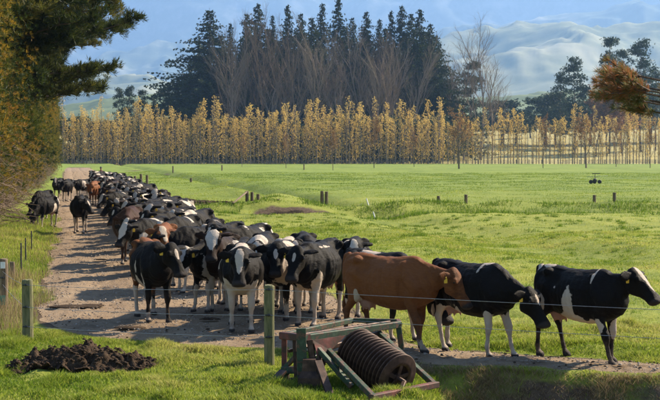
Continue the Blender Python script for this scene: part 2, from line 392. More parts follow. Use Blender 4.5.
RZ = height(RXX, RYY)+.004+.042*sst(.0, .5, rdd)+rut*.9+.024*fbm(RXX*2.3, RYY*2.3, 5, 61)*sst(0, .3, rdd)-.022*sst(.60, .80, vn(RXX*8, RYY*8, 66))*sst(0, .3, rdd)
idx = np.arange(RXX.size).reshape(RXX.shape); Q = np.stack([idx[:-1, :-1], idx[:-1, 1:], idx[1:, 1:], idx[1:, :-1]], -1).reshape(-1, 4)
tag(link('dirt_road', mesh_np('dirt_road', np.stack([RXX, RYY, RZ], -1).reshape(-1, 3), None, Q, [M['road']], True)), kind='structure')
def gz(x, y): return float(height(np.array([x]), np.array([y]))[0])
def lift_(x, y): return .042*float(sst(0, .5, roaddist(np.array([x]), np.array([y])))[0])

# ------------------------------------------------------------------ distant hills and mountains
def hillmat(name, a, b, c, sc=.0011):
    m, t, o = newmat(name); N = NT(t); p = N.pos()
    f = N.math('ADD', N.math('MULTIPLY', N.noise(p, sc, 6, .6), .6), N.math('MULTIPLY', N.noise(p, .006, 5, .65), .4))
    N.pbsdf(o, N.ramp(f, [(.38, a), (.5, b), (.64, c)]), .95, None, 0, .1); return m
def hills(name, y0, y1, prof, mat, seed, amp, rough_scale):
    nx, ny = 640, 150
    uu = np.linspace(-1.1, 1.1, nx); yy = np.linspace(y0, y1, ny)
    X = uu[None, :]*yy[:, None]; Y = np.repeat(yy[:, None], nx, 1)
    t = (Y-y0)/(y1-y0)
    px = 330+1300*uu
    top = np.interp(px, [q[0] for q in prof], [q[1] for q in prof])          # rows above the horizon
    crest = top/F*(y0+.62*(y1-y0))+CH
    shape = np.sin(np.clip(t/.62, 0, 1)*math.pi/2)**1.15*np.where(t > .62, np.cos((t-.62)/.38*math.pi/2)*.9+.1, 1)
    rid = 1-np.abs(2*vn(X/rough_scale, Y/rough_scale, seed)-1)+.5*(1-np.abs(2*vn(X/rough_scale*2.1, Y/rough_scale*2.1, seed+3)-1))+.30*(1-np.abs(2*vn(X/rough_scale*4.3, Y/rough_scale*4.3, seed+5)-1))+.15*(1-np.abs(2*vn(X/rough_scale*9, Y/rough_scale*9, seed+6)-1))-.1
    Z = crest[None, :]*shape+amp*(rid-.95)*np.clip(shape*1.4, 0, 1)*np.where(t < .98, 1, 0)
    Z = np.where(t < .01, -5, Z)
    i = np.arange(nx*ny).reshape(ny, nx); Q = np.stack([i[:-1, :-1], i[:-1, 1:], i[1:, 1:], i[1:, :-1]], -1).reshape(-1, 4)
    tag(link(name, mesh_np(name, np.stack([X, Y, Z], -1).reshape(-1, 3), None, Q, [mat], True)), kind='structure')
hills('foothills', 1500, 2600, [(-900, 20), (0, 35), (150, 55), (300, 56), (480, 50), (560, 57), (660, 60), (1500, 60)], hillmat('green_foothill', (.10, .13, .05), (.17, .20, .08), (.24, .25, .11)), 5, 16, 160)
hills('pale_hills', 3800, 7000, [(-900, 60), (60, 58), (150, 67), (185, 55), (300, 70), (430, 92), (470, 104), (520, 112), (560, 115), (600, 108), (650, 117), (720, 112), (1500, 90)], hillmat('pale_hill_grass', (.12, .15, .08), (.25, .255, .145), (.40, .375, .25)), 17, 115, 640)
hills('mountains', 10500, 15500, [(-900, 190), (60, 172), (130, 165), (200, 168), (300, 180), (480, 176), (560, 190), (640, 210), (900, 240), (1500, 190)], hillmat('mountain_slopes', (.030, .045, .05), (.07, .085, .08), (.30, .30, .30), .0007), 29, 330, 1300)
hills('front_range', 8200, 10200, [(-900, 90), (60, 84), (130, 88), (165, 96), (210, 90), (300, 86), (440, 104), (500, 112), (560, 138), (610, 150), (680, 146), (900, 150), (1500, 120)], hillmat('range_slopes', (.06, .08, .06), (.12, .14, .09), (.34, .33, .27), .0009), 37, 220, 1000)

# ------------------------------------------------------------------ air
hz = MB(); 
me = bpy.data.meshes.new('haze')
x0, x1, y0, y1, z0, z1 = -18500, 18500, -400, 17500, -40, 3100
me.from_pydata([(x0, y0, z0), (x1, y0, z0), (x1, y1, z0), (x0, y1, z0), (x0, y0, z1), (x1, y0, z1), (x1, y1, z1), (x0, y1, z1)], [], [(0, 3, 2, 1), (4, 5, 6, 7), (0, 1, 5, 4), (1, 2, 6, 5), (2, 3, 7, 6), (3, 0, 4, 7)])
m, t, o = newmat('haze_air'); N = NT(t); pv = N.n('ShaderNodeVolumePrincipled'); pv.inputs['Color'].default_value = (.27, .46, .82, 1)
pv.inputs['Density'].default_value = 1.2e-4; pv.inputs['Anisotropy'].default_value = .3; t.links.new(pv.outputs[0], o.inputs['Volume'])
me.materials.append(m); tag(link('haze', me), 'pale blue haze lying over the far trees and hills', 'haze', kind='stuff')
# ------------------------------------------------------------------ cattle
def squeeze(x): return np.where(x < .6, x*.87, x-.078)
def cow_mesh(name, mat, head=(1.22, 0, 1.42), face=(.8, 0, -.6), legs=((.0, .0, .0, .0)), voxel=.03, girth=1.0, ear=0, coat=None, tail_side=0., bull=False, lift=None):
    """one continuous body.  x forward, y left; head = poll position, face = direction poll to muzzle;
    legs = forward swing of the feet: front left, front right, hind left, hind right"""
    mb = MB(); n = 22
    # trunk
    prof = [(-.93, 1.24, 1.06, .06), (-.90, 1.30, .93, .15), (-.82, 1.36, .82, .215), (-.70, 1.385, .76, .255), (-.56, 1.385, .71, .295), (-.44, 1.37, .67, .285), (-.30, 1.36, .635, .315),
            (-.10, 1.355, .585, .36), (.12, 1.355, .56, .375), (.30, 1.365, .565, .345), (.46, 1.375, .59, .295), (.60, 1.365, .62, .255), (.72, 1.30, .66, .215), (.83, 1.20, .74, .165), (.90, 1.08, .86, .08)]
    rings = []
    for x, zt, zb, w in prof:
        w *= girth; zb = .98-(.98-zb)*(1+.35*(girth-1)); c = (zt+zb)/2; h = (zt-zb)/2; r = []
        for k in range(n):
            a = 2*math.pi*k/n; ca, sa = math.cos(a), math.sin(a)
            y = math.copysign(abs(ca)**.85, ca)*w; z = math.copysign(abs(sa)**.9, sa)*h
            if sa > 0: y *= 1-(.42 if x < .5 else .3)*sa**2                        # ridge of the back
            r.append((x, y, c+z))
        rings.append(r)
    mb.loft(rings)
    for sg in (1, -1):
        mb.tube([(-.90, .10*sg, 1.18), (-.70, .13*sg, 1.25), (-.54, .165*sg, 1.275), (-.36, .12*sg, 1.22)], [.035, .07, .085, .05]); mb.tube([(-.70, .15*sg, 1.1), (-.5, .20*sg, 1.1), (-.38, .2*sg, .95)], [.11, .12, .08])
        mb.tube([(.36, .12*sg, 1.27), (.50, .18*sg, 1.08), (.66, .185*sg, .92), (.60, .17*sg, .80)], [.08, .12, .105, .10])
    # neck
    P = Vector(head); f = Vector(face).normalized(); N0 = Vector((.50, 0, 1.045)); C1 = Vector((.86, P.y*.25, 1.06+.42*(P.z-1.12)))
    back = P-f*.03+Vector((-.05, 0, -.085)); rr = []
    for i in range(8):
        q = i/7; p = N0*(1-q)**2+C1*2*q*(1-q)+back*q*q; tg = ((C1-N0)*(1-q)+(back-C1)*q).normalized()
        side = tg.cross(Vector((0, 0, 1))); side = side.normalized(); up = side.cross(tg).normalized()
        h = .235*(1-q)**1.25+.098; w = .15*(1-q)**1.1+.070
        rr.append([p+side*(w*math.cos(a))+up*(h*math.sin(a)*(1 if math.sin(a) > 0 else 1.08)) for a in [2*math.pi*k/n for k in range(n)]])
    mb.loft(rr)
    # head
    sd_ = f.cross(Vector((0, 0, 1)))
    if sd_.length < .2: sd_ = Vector((0, -1, 0))
    sd_.normalize(); hu = sd_.cross(f).normalized()               # hu: forehead side
    hp = [(-.075, .060, .05, .03), (-.03, .105, .085, .01), (.05, .138, .115, 0), (.13, .150, .150, 0), (.19, .135, .165, 0), (.26, .106, .145, .002), (.34, .088, .112, .004), (.42, .090, .096, .006), (.48, .112, .098, .002), (.53, .115, .085, .006), (.57, .082, .052, .014)]
    rr = []
    for t, w, h, dz in hp:
        c = P+f*t-hu*(h+dz-.075)
        rr.append([c+sd_*(w*math.copysign(abs(math.cos(a))**.85, math.cos(a)))+hu*(h*math.copysign(abs(math.sin(a))**.85, math.sin(a))) for a in [2*math.pi*k/16 for k in range(16)]])
    mb.loft(rr)
    for sg in (1, -1):                                            # brow, ear
        mb.tube([P+f*.10+sd_*.122*sg+hu*.035, P+f*.18+sd_*.128*sg+hu*.012], [.038, .034], 8)
        e0 = P+f*.03+sd_*.110*sg-hu*.01; ed = (sd_*sg-hu*(.20+ear)-f*.12+Vector((0, 0, .05))).normalized(); eb = f.cross(ed).normalized()
        ew = ed.cross(eb).normalized(); er = []
        for t, w in ((0, .036), (.05, .062), (.11, .082), (.17, .076), (.22, .048), (.25, .020)):
            c = e0+ed*t+eb*(.012*math.sin(t*10)); th = max(.018, voxel*.75)
            er.append([c+(ew*.85+eb*.5).normalized()*(w*math.cos(a))+(eb*.85-ew*.5).normalized()*(th*math.sin(a)) for a in [2*math.pi*k/10 for k in range(10)]])
        mb.loft(er)
    # legs
    lift = lift or (0, 0, 0, 0); hoofs = []
    for i, (sg, fr) in enumerate(((1, 1), (-1, 1), (1, 0), (-1, 0))):
        dx = legs[i]; L = lift[i]
        if fr:
            y = .155*sg
            pts = [(.60, .17*sg, 1.02, .16, .085), (.56, .185*sg, .84, .125, .085), (.53+dx*.1, y*1.05, .70, .105, .08), (.54+dx*.25, y, .58, .078, .062), (.565+dx*.5, y, .45, .070, .062), (.565+dx*.56, y, .40, .060, .056),
                   (.555+dx*.72, y, .30, .037, .034), (.55+dx*.95, y, .14+L, .042, .040), (.57+dx, y, .085+L, .038, .036), (.60+dx, y, .06+L, .060, .054), (.622+dx, y, .0+L, .080, .066)]
        else:
            y = .165*sg
            pts = [(-.62, .12*sg, 1.14, .22, .12), (-.58, .165*sg, .98, .215, .115), (-.54+dx*.08, .185*sg, .84, .17, .098), (-.57+dx*.2, .18*sg, .70, .13, .085), (-.66+dx*.35, y, .585, .082, .056), (-.72+dx*.45, y, .515, .08, .056), (-.70+dx*.52, y, .45, .052, .042),
                   (-.685+dx*.7, y, .32, .040, .035), (-.67+dx*.93, y, .15+L, .043, .041), (-.65+dx, y, .09+L, .039, .037), (-.62+dx, y, .06+L, .062, .054), (-.598+dx, y, .0+L, .080, .064)]
        pts = [Vector(p[:3]+(0,))[:3]+tuple(p[3:]) for p in pts]
        mb.loft([[(p[0]+p[3]*math.cos(a), p[1]+p[4]*math.sin(a), p[2]) for a in [2*math.pi*k/14 for k in range(14)]] for p in pts])
        hoofs.append(pts[-1][:3])
    # udder and teats
    mb.loft([[(-.46+.17*r*math.cos(a), .13*r*math.sin(a), z+.03) for a in [2*math.pi*k/16 for k in range(16)]] for r, z in ((.9, .80), (1.05, .70), (1.0, .62), (.75, .55), (.3, .525))])
    for tx in (-.50, -.36):
        for ty in (.07, -.07): mb.tube([(tx, ty, .60), (tx, ty, .535), (tx, ty, .515)], [.022, .018, .012], 6)
    # dewlap
    tr = max(.02, voxel*.8)
    mb.tube([(-.84, 0, 1.34), (-.92, 0, 1.33), (-.975, tail_side*.2, 1.18), (-.985, tail_side*.7, .92), (-.975, tail_side, .72), (-.965, tail_side*1.05, .56), (-.96, tail_side*1.05, .44)], [.05, .045, .032, tr*.9, tr*1.0, .045, .012], 8)
    me = mb.mesh('tmp', [])
    o = link('tmp', me); md = o.modifiers.new('r', 'REMESH'); md.mode = 'VOXEL'; md.voxel_size = voxel
    sm = o.modifiers.new('s', 'SMOOTH'); sm.factor = .5; sm.iterations = 7 if voxel < .025 else 1
    dg = bpy.context.evaluated_depsgraph_get(); ev = bpy.data.meshes.new_from_object(o.evaluated_get(dg))
    bpy.data.objects.remove(o); bpy.data.meshes.remove(me)
    nv = len(ev.vertices); V = np.empty(nv*3, np.float32); ev.vertices.foreach_get('co', V); V = V.reshape(-1, 3).astype(float)
    # gentle relief: ribs, hip hollows, skin folds
    nrm = np.empty(nv*3, np.float32); ev.vertices.foreach_get('normal', nrm); nrm = nrm.reshape(-1, 3)
    d = .022*(vn3(V*4.5, 3)-.5)+.011*(vn3(V*11, 5)-.5)+.004*(vn3(V*26, 6)-.5)
    rib = np.exp(-((V[:, 0]-.12)/.30)**2)*np.exp(-((V[:, 2]-1.0)/.22)**2)*(abs(V[:, 1]) > .15); nk = np.exp(-((V[:, 0]-.82)/.14)**2)*(V[:, 2] < 1.25)*(V[:, 2] > .7)*(abs(V[:, 1]) > .03); d = d+.005*nk*np.sin(V[:, 0]*75+V[:, 2]*40)
    hb = np.exp(-((V[:, 0]+.55)/.055)**2)*np.exp(-((V[:, 2]-1.30)/.05)**2)*(abs(V[:, 1]) > .12); d = d+.030*hb
    sh = np.exp(-((V[:, 0]-.60)/.09)**2)*np.exp(-((V[:, 2]-.98)/.20)**2)*(abs(V[:, 1]) > .12); d = d+.022*sh
    d = d+.007*rib*np.sin(V[:, 0]*62+V[:, 2]*12)
    fl = np.exp(-((V[:, 0]+.34)/.11)**2)*np.exp(-((V[:, 2]-1.20)/.11)**2)*(abs(V[:, 1]) > .1); d = d-.055*fl
    fl = np.exp(-((V[:, 0]-.42)/.05)**2)*np.exp(-((V[:, 2]-.95)/.25)**2)*(abs(V[:, 1]) > .1); d = d-.03*fl
    fl = np.exp(-((V[:, 0]+.70)/.10)**2)*np.exp(-((V[:, 2]-1.20)/.10)**2)*(abs(V[:, 1]) > .08); d = d-.025*fl
    fl = np.exp(-((V[:, 0]-.66)/.16)**2)*np.exp(-((V[:, 2]-1.22)/.12)**2)*(abs(V[:, 1]) > .08); d = d-.02*fl
    V = V+nrm*d[:, None]
    A = np.zeros((nv, 4), np.float32)
    # fields
    hx = (V-np.array(P))@np.array(f); hs = (V-np.array(P))@np.array(sd_); hh = (V-np.array(P))@np.array(hu)
    inhead = (hx > -.1)&(abs(hs) < .32)&(abs(hh) < .35)&(hx < .66)&(V[:, 0] > .6)
    muz = inhead*np.clip((hx-.475)/.03, 0, 1)*np.clip((.66-hx)*10, 0, 1)
    hoof = np.clip((.062-V[:, 2])/.02, 0, 1)
    A[:, 1] = np.maximum(muz, hoof)
    ud = np.linalg.norm((V-np.array((-.46, 0, .62)))/np.array((.20, .16, .115)), axis=1); A[:, 2] = np.clip((1.1-ud)*6, 0, 1)*(V[:, 2] < .70)
    wf = np.full(nv, -.95); bf = np.full(nv, -.8)
    c = coat or {}
    for bl in c.get('white', []):
        ctr, rad = bl[:3], bl[3:6]; q = 1-np.linalg.norm((V-np.array(ctr))/np.array(rad), axis=1)
        wf = np.maximum(wf, np.clip(q*3, -1, 1))
    for bl in c.get('black', []):
        ctr, rad = bl[:3], bl[3:6]; q = 1-np.linalg.norm((V-np.array(ctr))/np.array(rad), axis=1)
        wf = np.where(q > -.3, np.minimum(wf, -np.clip(q*3, -1, 1)), wf)
    for i, (hf, z) in enumerate(zip(hoofs, c.get('socks', (0, 0, 0, 0)))):
        sg = 1 if i % 2 == 0 else -1; fr = i < 2
        near = ((V[:, 0] > 0) == fr)&((V[:, 1] > 0) == (sg > 0))&(V[:, 2] < .8)&~inhead
        wf = np.where(near, np.maximum(wf, np.clip((z-V[:, 2])*6, -1, 1)), wf)
    bz = c.get('blaze', 0)
    if bz:
        q = 1-np.sqrt((hs/(.058*bz*np.clip(1.25-1.7*hx, .35, 1.15)))**2+((hx-.16)/(.24 if bz > .9 else .10))**2+(np.minimum(hh-.02, 0)/.09)**2)
        wf = np.where(inhead, np.maximum(np.minimum(wf, -.5), np.clip(q*2.5, -1, 1)), wf)
    elif 'headwhite' not in c: wf = np.where(inhead, -.9, wf)
    wf = np.where(V[:, 2] < .58, np.where((V[:, 0] < -.88), 1., wf), wf) if c.get('tailwhite', 1) else wf
    for bl in c.get('brown', []):
        q = 1-np.linalg.norm((V-np.array(bl[:3]))/np.array(bl[3:6]), axis=1); bf = np.maximum(bf, np.clip(q*3, -1, 1))
    A[:, 0] = .5+.5*np.clip(wf, -1, 1)*.5; A[:, 3] = .5+.5*bf
    V[:, 0] = squeeze(V[:, 0])
    Fq = np.empty(len(ev.polygons)*4, np.int32) if all(len(p.vertices) == 4 for p in ev.polygons) else None
    ev.vertices.foreach_set('co', V.astype(np.float32).ravel()); ev.update()
    at = ev.attributes.new('coat', 'FLOAT_COLOR', 'POINT'); at.data.foreach_set('color', A.ravel())
    ev.materials.clear(); ev.materials.append(mat); ev.polygons.foreach_set('use_smooth', [True]*len(ev.polygons)); ev.name = name
    return ev, (Vector((squeeze(np.array([P.x]))[0], P.y, P.z)), f, sd_, hu)
def cow_parts(root, frame, tags=('yellow', None), sc=1):
    """eyes, nostrils and plastic ear tags, children of the cow"""
    P, f, s, u_ = frame
    for sg in (1, -1):
        mb = MB(); c = P+f*.15+s*.140*sg+u_*.02; mb.lathe([(.001, -.021), (.013, -.017), (.019, -.006), (.020, .004), (.014, .015), (.001, .020)], c, s*sg, 10)
        mb.build('eye', M['eye'], root, True)
        mb = MB(); c = P+f*.545+s*.048*sg+u_*.0; mb.lathe([(.001, -.012), (.011, -.006), (.013, .003), (.004, .010)], c, f*.8+s*sg*.6, 8); mb.build('nostril', M['eye'], root, True)
        tg = tags[0] if sg > 0 else tags[1]
        if tg:
            mb = MB(); c = P+f*.02+s*.19*sg-u_*.055
            w = .027; pts = [(-w*.45, .045), (w*.45, .045), (w*.5, .02), (w, .0), (w, -.06), (w*.8, -.068), (-w*.8, -.068), (-w, -.06), (-w, 0), (-w*.5, .02)]
            zz = Vector((0, 0, 1)); nn = (f*.75+s*sg*.2); nn = (nn-zz*nn.dot(zz)).normalized() if nn.length > .1 else Vector((1, 0, 0)); xx = zz.cross(nn)
            mb.loft([[c+nn*(.022+.005*k)+xx*a+zz*(b*.85-.03) for a, b in pts] for k in (0, 1)]); mb.lathe([(.011, 0), (.011, .008), (.004, .012)], c+nn*.024-zz*.005, nn, 8)
            mb.build('ear_tag', M[tg], root)
def place(o, px, py, yaw, sc=1, z=0):
    x, y = G(px, py); o.location = (x, y, gz(x, y)+.004+lift_(x, y)+z); o.rotation_euler = (0, 0, R(yaw)); o.scale = (sc,)*3
def hero(px, py, yaw, mat, label, sc=1, tags=('yellow', None), group='dairy cows on the farm track', **kw):
    e = link('cow', None); e.empty_display_size = .2
    me, fr = cow_mesh('cow_body', M[mat], **kw); link('body', me, e); cow_parts(e, fr, tags)
    place(e, px, py, yaw, sc); tag(e, label, 'cow', group); return e
HV = .017
hero(581, 361, -50, 'holstein', 'black and white cow with white belly patches standing side on, rightmost of the herd', .95, ('yellow', None), voxel=HV,
     head=(1.0, .06, 1.36), face=(.54, .12, -.62), legs=(-.04, .20, .16, -.12), tail_side=.03,
     coat=dict(white=[(.05, -.36, .80, .12, .16, .30), (-.75, -.30, .62, .10, .2, .16), (-.02, -.30, .62, .30, .25, .12), (.30, -.2, .60, .20, .3, .07), (-.62, -.30, .83, .09, .2, .17), (.44, -.2, 1.30, .022, .3, .12), (-.62, -.1, 1.40, .17, .13, .05), (-.84, -.1, 1.34, .06, .2, .05),
                        (-.30, -.33, 1.08, .03, .1, .02), (-.98, 0, .95, .05, .1, .35), (.56, -.2, .54, .10, .2, .13), (.6, .18, .5, .1, .1, .16)], black=[(.36, -.30, .64, .07, .12, .08)], blaze=1.0, socks=(.0, .0, .0, .0)))
hero(473, 355, -50, 'holstein', 'black cow with pale legs and lowered head between the brown and the rightmost cow', .97, ('yellow', None), voxel=HV,
     head=(1.14, .06, 1.00), face=(.46, .10, -.86), legs=(.18, -.04, -.14, .14), girth=1.04,
     coat=dict(white=[(.34, -.15, 1.36, .035, .3, .13), (.42, 0, 1.38, .09, .14, .04), (-.35, 0, .62, .30, .3, .10), (.56, -.25, .55, .10, .2, .14)], blaze=.62, socks=(.62, .50, .78, .72)))
hero(390, 351, -37, 'jersey', 'plain brown cow without any black, walking right in front of the black cows', 1.0, ('yellow', None), voxel=HV,
     head=(1.16, .04, 1.16), face=(.44, .02, -.80), legs=(-.08, .18, .14, -.14), girth=.94,
     coat=dict(white=[(-.50, -.30, .70, .05, .2, .18), (-.45, 0, .58, .25, .2, .10)], tailwhite=0, socks=(.12, .16, .2, .2)))
hero(381, 339, -50, 'holstein', 'black cow hidden behind the brown cow, lowered head showing under her neck', 1.0, (None, None), voxel=.022,
     head=(1.22, .05, .78), face=(.62, -.1, -.68), legs=(.1, -.1, .1, -.1), coat=dict(white=[(-.2, -.2, 1.35, .25, .3, .08), (.3, .2, 1.3, .12, .2, .1)], socks=(.4, .3, .5, .6)))
hero(318, 326, -112, 'holstein', 'black cow facing the camera just left of the big brown cow, yellow tag', 1.02, ('yellow', None), voxel=HV,
     head=(1.10, .06, 1.28), face=(.52, .04, -.82), legs=(.06, -.05, .05, -.08), girth=1.05, coat=dict(white=[(.62, .24, .62, .14, .13, .30), (.7, -.1, .60, .12, .1, .14), (.05, .2, 1.36, .5, .05, .09)], blaze=.5, socks=(.62, .66, .5, .6)))
hero(283, 320, -100, 'holstein', 'black cow with white forehead star and blue tag behind the green fence post', 1.0, (None, 'blue'), voxel=HV,
     head=(1.10, .10, 1.30), face=(.52, .08, -.80), legs=(-.05, .08, .05, -.08), coat=dict(white=[(.1, .2, 1.30, .34, .20, .22), (-.5, -.1, 1.36, .3, .2, .2), (.2, -.3, 1.0, .25, .16, .3), (.7, .1, .9, .2, .16, .3)], blaze=.72, socks=(.3, .66, .5, .6)))
hero(241, 331, -86, 'holstein', 'cow walking straight at the camera with wide white blaze and white forelegs', 1.0, ('yellow', None), voxel=HV,
     head=(1.12, -.02, 1.30), face=(.50, -.03, -.84), legs=(.08, -.05, -.08, .14), coat=dict(white=[(-.05, 0, 1.36, .40, .26, .12), (-.1, -.3, 1.1, .3, .14, .28), (.75, .02, .75, .12, .12, .16), (.6, .2, .72, .14, .09, .25), (.62, -.22, .75, .1, .09, .28)],
     black=[(.55, 0, 1.38, .12, .12, .10)], blaze=1.15, socks=(.74, .78, .6, .6)))
hero(151, 322, -70, 'holstein', 'black cow with brown hindquarters standing out left of the herd', 1.0, ('yellow', None), voxel=HV,
     head=(1.08, .12, 1.32), face=(.42, .22, -.82), legs=(.10, -.06, -.05, .12), tail_side=-.08, coat=dict(white=[(.30, -.35, .95, .03, .1, .12), (.5, -.3, .66, .10, .1, .18), (.28, -.3, .60, .09, .2, .2)], brown=[(-.95, 0, 1.0, .55, .6, .7), (-.6, 0, 1.42, .55, .25, .14)], blaze=.7, socks=(.0, .18, .30, .55), tailwhite=0))
hero(199, 293, -130, 'holstein', 'black cow with a pinkish red ear tag close behind the brown-rumped cow', 1.0, ('pinktag', None), voxel=.022,
     head=(1.12, -.16, 1.22), face=(.50, -.2, -.78), legs=(.10, -.08, .10, -.06), coat=dict(white=[(0, 0, .58, .3, .3, .06)], socks=(.55, .6, .6, .62)))
hero(222, 288, -120, 'holstein', 'black cow with low white belly standing close on the right of the pink-tagged cow', 1.0, (None, None), voxel=.022,
     head=(1.12, .10, 1.12), face=(.50, .1, -.82), legs=(-.06, .08, .05, -.08), coat=dict(white=[(-.2, 0, .60, .4, .3, .08)], blaze=.5, socks=(.5, .45, .6, .6)))
hero(163, 291, -88, 'jersey', 'light brown cow with a white face looking out behind the brown-rumped cow', 1.0, ('yellow', None), voxel=.022,
     head=(1.10, .06, 1.32), face=(.55, .25, -.72), legs=(.05, -.05, .05, -.05), coat=dict(white=[(1.3, 0, 1.2, .2, .2, .2)], blaze=1.3, socks=(.3, .3, .3, .3)))
hero(130, 265, -86, 'darkbrown', 'dark brown cow with lowered head walking on the left flank of the herd', 1.08, (None, None), voxel=.024,
     head=(1.14, .0, 1.16), face=(.42, .0, -.9), legs=(.10, -.08, -.08, .08), girth=1.15, coat=dict(blaze=.4, socks=(.1, .1, .1, .1)))
# cows walking apart from the herd at the left of the track
hero(80, 234, -84, 'holstein', 'lone black cow with head turned right in the middle of the bare track', 1.0, (None, None), voxel=.026, head=(1.08, .28, 1.22), face=(.36, .45, -.80), legs=(.10, -.08, .08, -.08), coat=dict(blaze=.7, white=[(-.3, 0, .6, .3, .3, .1)], socks=(.45, .5, .5, .6)))
hero(46, 228, -112, 'holstein', 'black cow with a white rump patch grazing the verge below the hedge', .9, (None, None), voxel=.026, head=(1.22, .10, .62), face=(.35, .1, -.92), legs=(.10, -.08, .12, -.08), coat=dict(white=[(-.85, .2, 1.1, .14, .3, .32), (-.3, .3, .8, .2, .2, .3)], socks=(.45, .5, .6, .6)))
hero(43, 221, -105, 'holstein', 'dark cow half hidden behind the grazing cow at the hedge foot', .95, (None, None), voxel=.026, head=(1.2, 0, .8), face=(.4, 0, -.9), legs=(.05, -.08, .08, -.08), coat=dict(white=[(.1, 0, .6, .2, .3, .08)], socks=(.3, .3, .4, .4)))
hero(58.5, 199, -92, 'holstein', 'white-faced black cow, left one of the far pair near the hedge', 1.0, (None, None), voxel=.032, head=(1.1, .05, 1.34), face=(.55, .1, -.75), legs=(.1, -.08, .08, -.08), coat=dict(blaze=1.3, socks=(.4, .5, .5, .6)))
hero(67, 202, -88, 'holstein', 'dark-faced black cow, right one of the far pair near the hedge', 1.0, (None, None), voxel=.032, head=(1.1, -.1, 1.2), face=(.5, -.1, -.8), legs=(.1, -.08, .08, -.08), coat=dict(white=[(.1, 0, .6, .2, .3, .08)], socks=(.4, .5, .5, .6)))
hero(83, 200, -118, 'holstein', 'pale patched cow turned left across the far track beside the reddish cow', .95, (None, None), voxel=.032, head=(1.15, .1, 1.3), face=(.6, .2, -.7), legs=(.1, -.08, .08, -.08), coat=dict(headwhite=1, white=[(.25, 0, 1.0, .25, .5, .3), (1.2, 0, 1.2, .25, .2, .3)], socks=(.6, .6, .6, .6)))
hero(94, 206, -88, 'darkbrown', 'reddish dark brown cow at the far left of the herd on the track', 1.0, (None, None), voxel=.03, head=(1.12, .0, 1.2), face=(.45, .0, -.85), legs=(.1, -.08, .08, -.08), coat=dict(brown=[(0, 0, 1, 1.4, .6, .8)], socks=(.1, .1, .1, .1)))
# the herd coming down the track: a few individual bodies copied many times
cr = random.Random(5); variants = []
for k in range(12):
    hz_ = cr.uniform(1.20, 1.46); hy = cr.uniform(-.32, .32); wh = []
    for q in range(cr.choice((1, 2, 3, 3))):
        wh.append((cr.uniform(-.8, .7), cr.choice((-1, 1))*cr.uniform(.0, .3), cr.uniform(.85, 1.4), cr.uniform(.12, .38), cr.uniform(.15, .4), cr.uniform(.12, .35)))
    wh.append((cr.uniform(-.3, .2), 0, .6, .35, .3, .1))
    a = cr.uniform(.05, .14)
    me, fr = cow_mesh('herd_cow_body', M['herd'] if k != 6 else M['darkbrown'], voxel=.034, head=(1.14, hy, hz_), face=(.5, hy*.8, -.8), legs=(a, -a, -a, a) if k % 2 else (-a, a, a, -a), girth=cr.uniform(.96, 1.12),
                      coat=dict(white=wh, blaze=cr.choice((.6, 1.2, 1.5, 1.8)), socks=tuple(cr.uniform(.35, .72) for _ in range(4))))
    protos = []
    e = bpy.data.objects.new('proto', None); cow_parts(e, fr, (cr.choice(('yellow', None)), 'yellow'))
    variants.append((me, [c for c in bpy.data.objects if c.parent == e]))
    for c in list(variants[-1][1]):
        c.parent = None; COL.objects.unlink(c)
    bpy.data.objects.remove(e)
Y = 24.5; row = 0; count = 0; placed = []
edgeL = lambda y: np.interp(y, [24, 27, 31, 38, 48, 63, 90, 125], [2.4, 2.1, 1.7, 1.65, 1.9, 2.05, 2.1, 2.4])
edgeR = lambda y: np.interp(y, [24, 26.5, 29, 36, 45, 60, 90, 125], [4.9, 4.2, 3.75, 3.6, 3.95, 4.1, 4.3, 4.2])
while Y < 114:
    a, b = float(edgeL(Y)), float(edgeR(Y)); ncol = 4 if Y < 30 else 3; off = cr.uniform(-.12, .12)
    for c in range(ncol):
        s = a+.35+(b-a-.7)*(c+(.0 if ncol > 1 else .5))/max(ncol-1, 1)+cr.uniform(-.15, .15)+off
        y = Y+cr.uniform(-.6, .6); x = s-K*y
        if any(abs(y-py_) < 3.0 and abs(x-px_) < .62 for px_, py_ in [G(199, 293), G(222, 288), G(160, 291), G(130, 265)]): continue
        vi = cr.randrange(12)
        if vi == 6 and (y < 42 or cr.random() < .6): vi = 2
        me, parts = variants[vi]; o = link('cow', me); sc = cr.uniform(.88, 1.05)
        o.location = (x, y, gz(x, y)+.002+lift_(x, y)); o.rotation_euler = (0, 0, R(-101.5+cr.uniform(-16 if c == 0 else -24, 24 if c else 14) if y > 30 else -98+cr.uniform(-20, 14))); o.scale = (sc*cr.uniform(.94, 1.05), sc*cr.uniform(.93, 1.08), sc)
        if Y < 60:
            for ch in parts:
                d = ch.copy(); COL.objects.link(d); d.parent = o
        band = 'dark brown cow walking among the black and white cows of the herd' if vi == 6 else \
            ('black and white cow in the %s of the front third of the herd', 'black and white cow in the %s of the middle stretch of the herd', 'small distant black and white cow in the %s of the herd tail')[0 if y < 42 else 1 if y < 75 else 2] % ('left file' if c == 0 else 'right file' if c == ncol-1 else 'middle file')
        tag(o, band, 'cow', 'cows of the herd walking down the track' if vi != 6 else 'dark brown cows of the herd')
        count += 1
    Y += cr.uniform(2.15, 2.6) if Y < 60 else cr.uniform(2.4, 3.1)
print('herd', count)
for px, py, yaw, vi, lab in ((262, 309, -95, 1, 'black and white cow whose back shows between the two starred cows'), (305, 309, -85, 3, 'black and white cow standing behind the black cow that faces the camera'),
                             (352, 315, -98, 0, 'black and white cow whose back rises behind the brown cow'), (222, 311, -95, 4, 'dark cow close behind the blazed cow walking at the camera')):
    me, parts = variants[vi]; o = link('cow', me); place(o, px, py, yaw, 1.0); tag(o, lab, 'cow', 'dairy cows on the farm track')
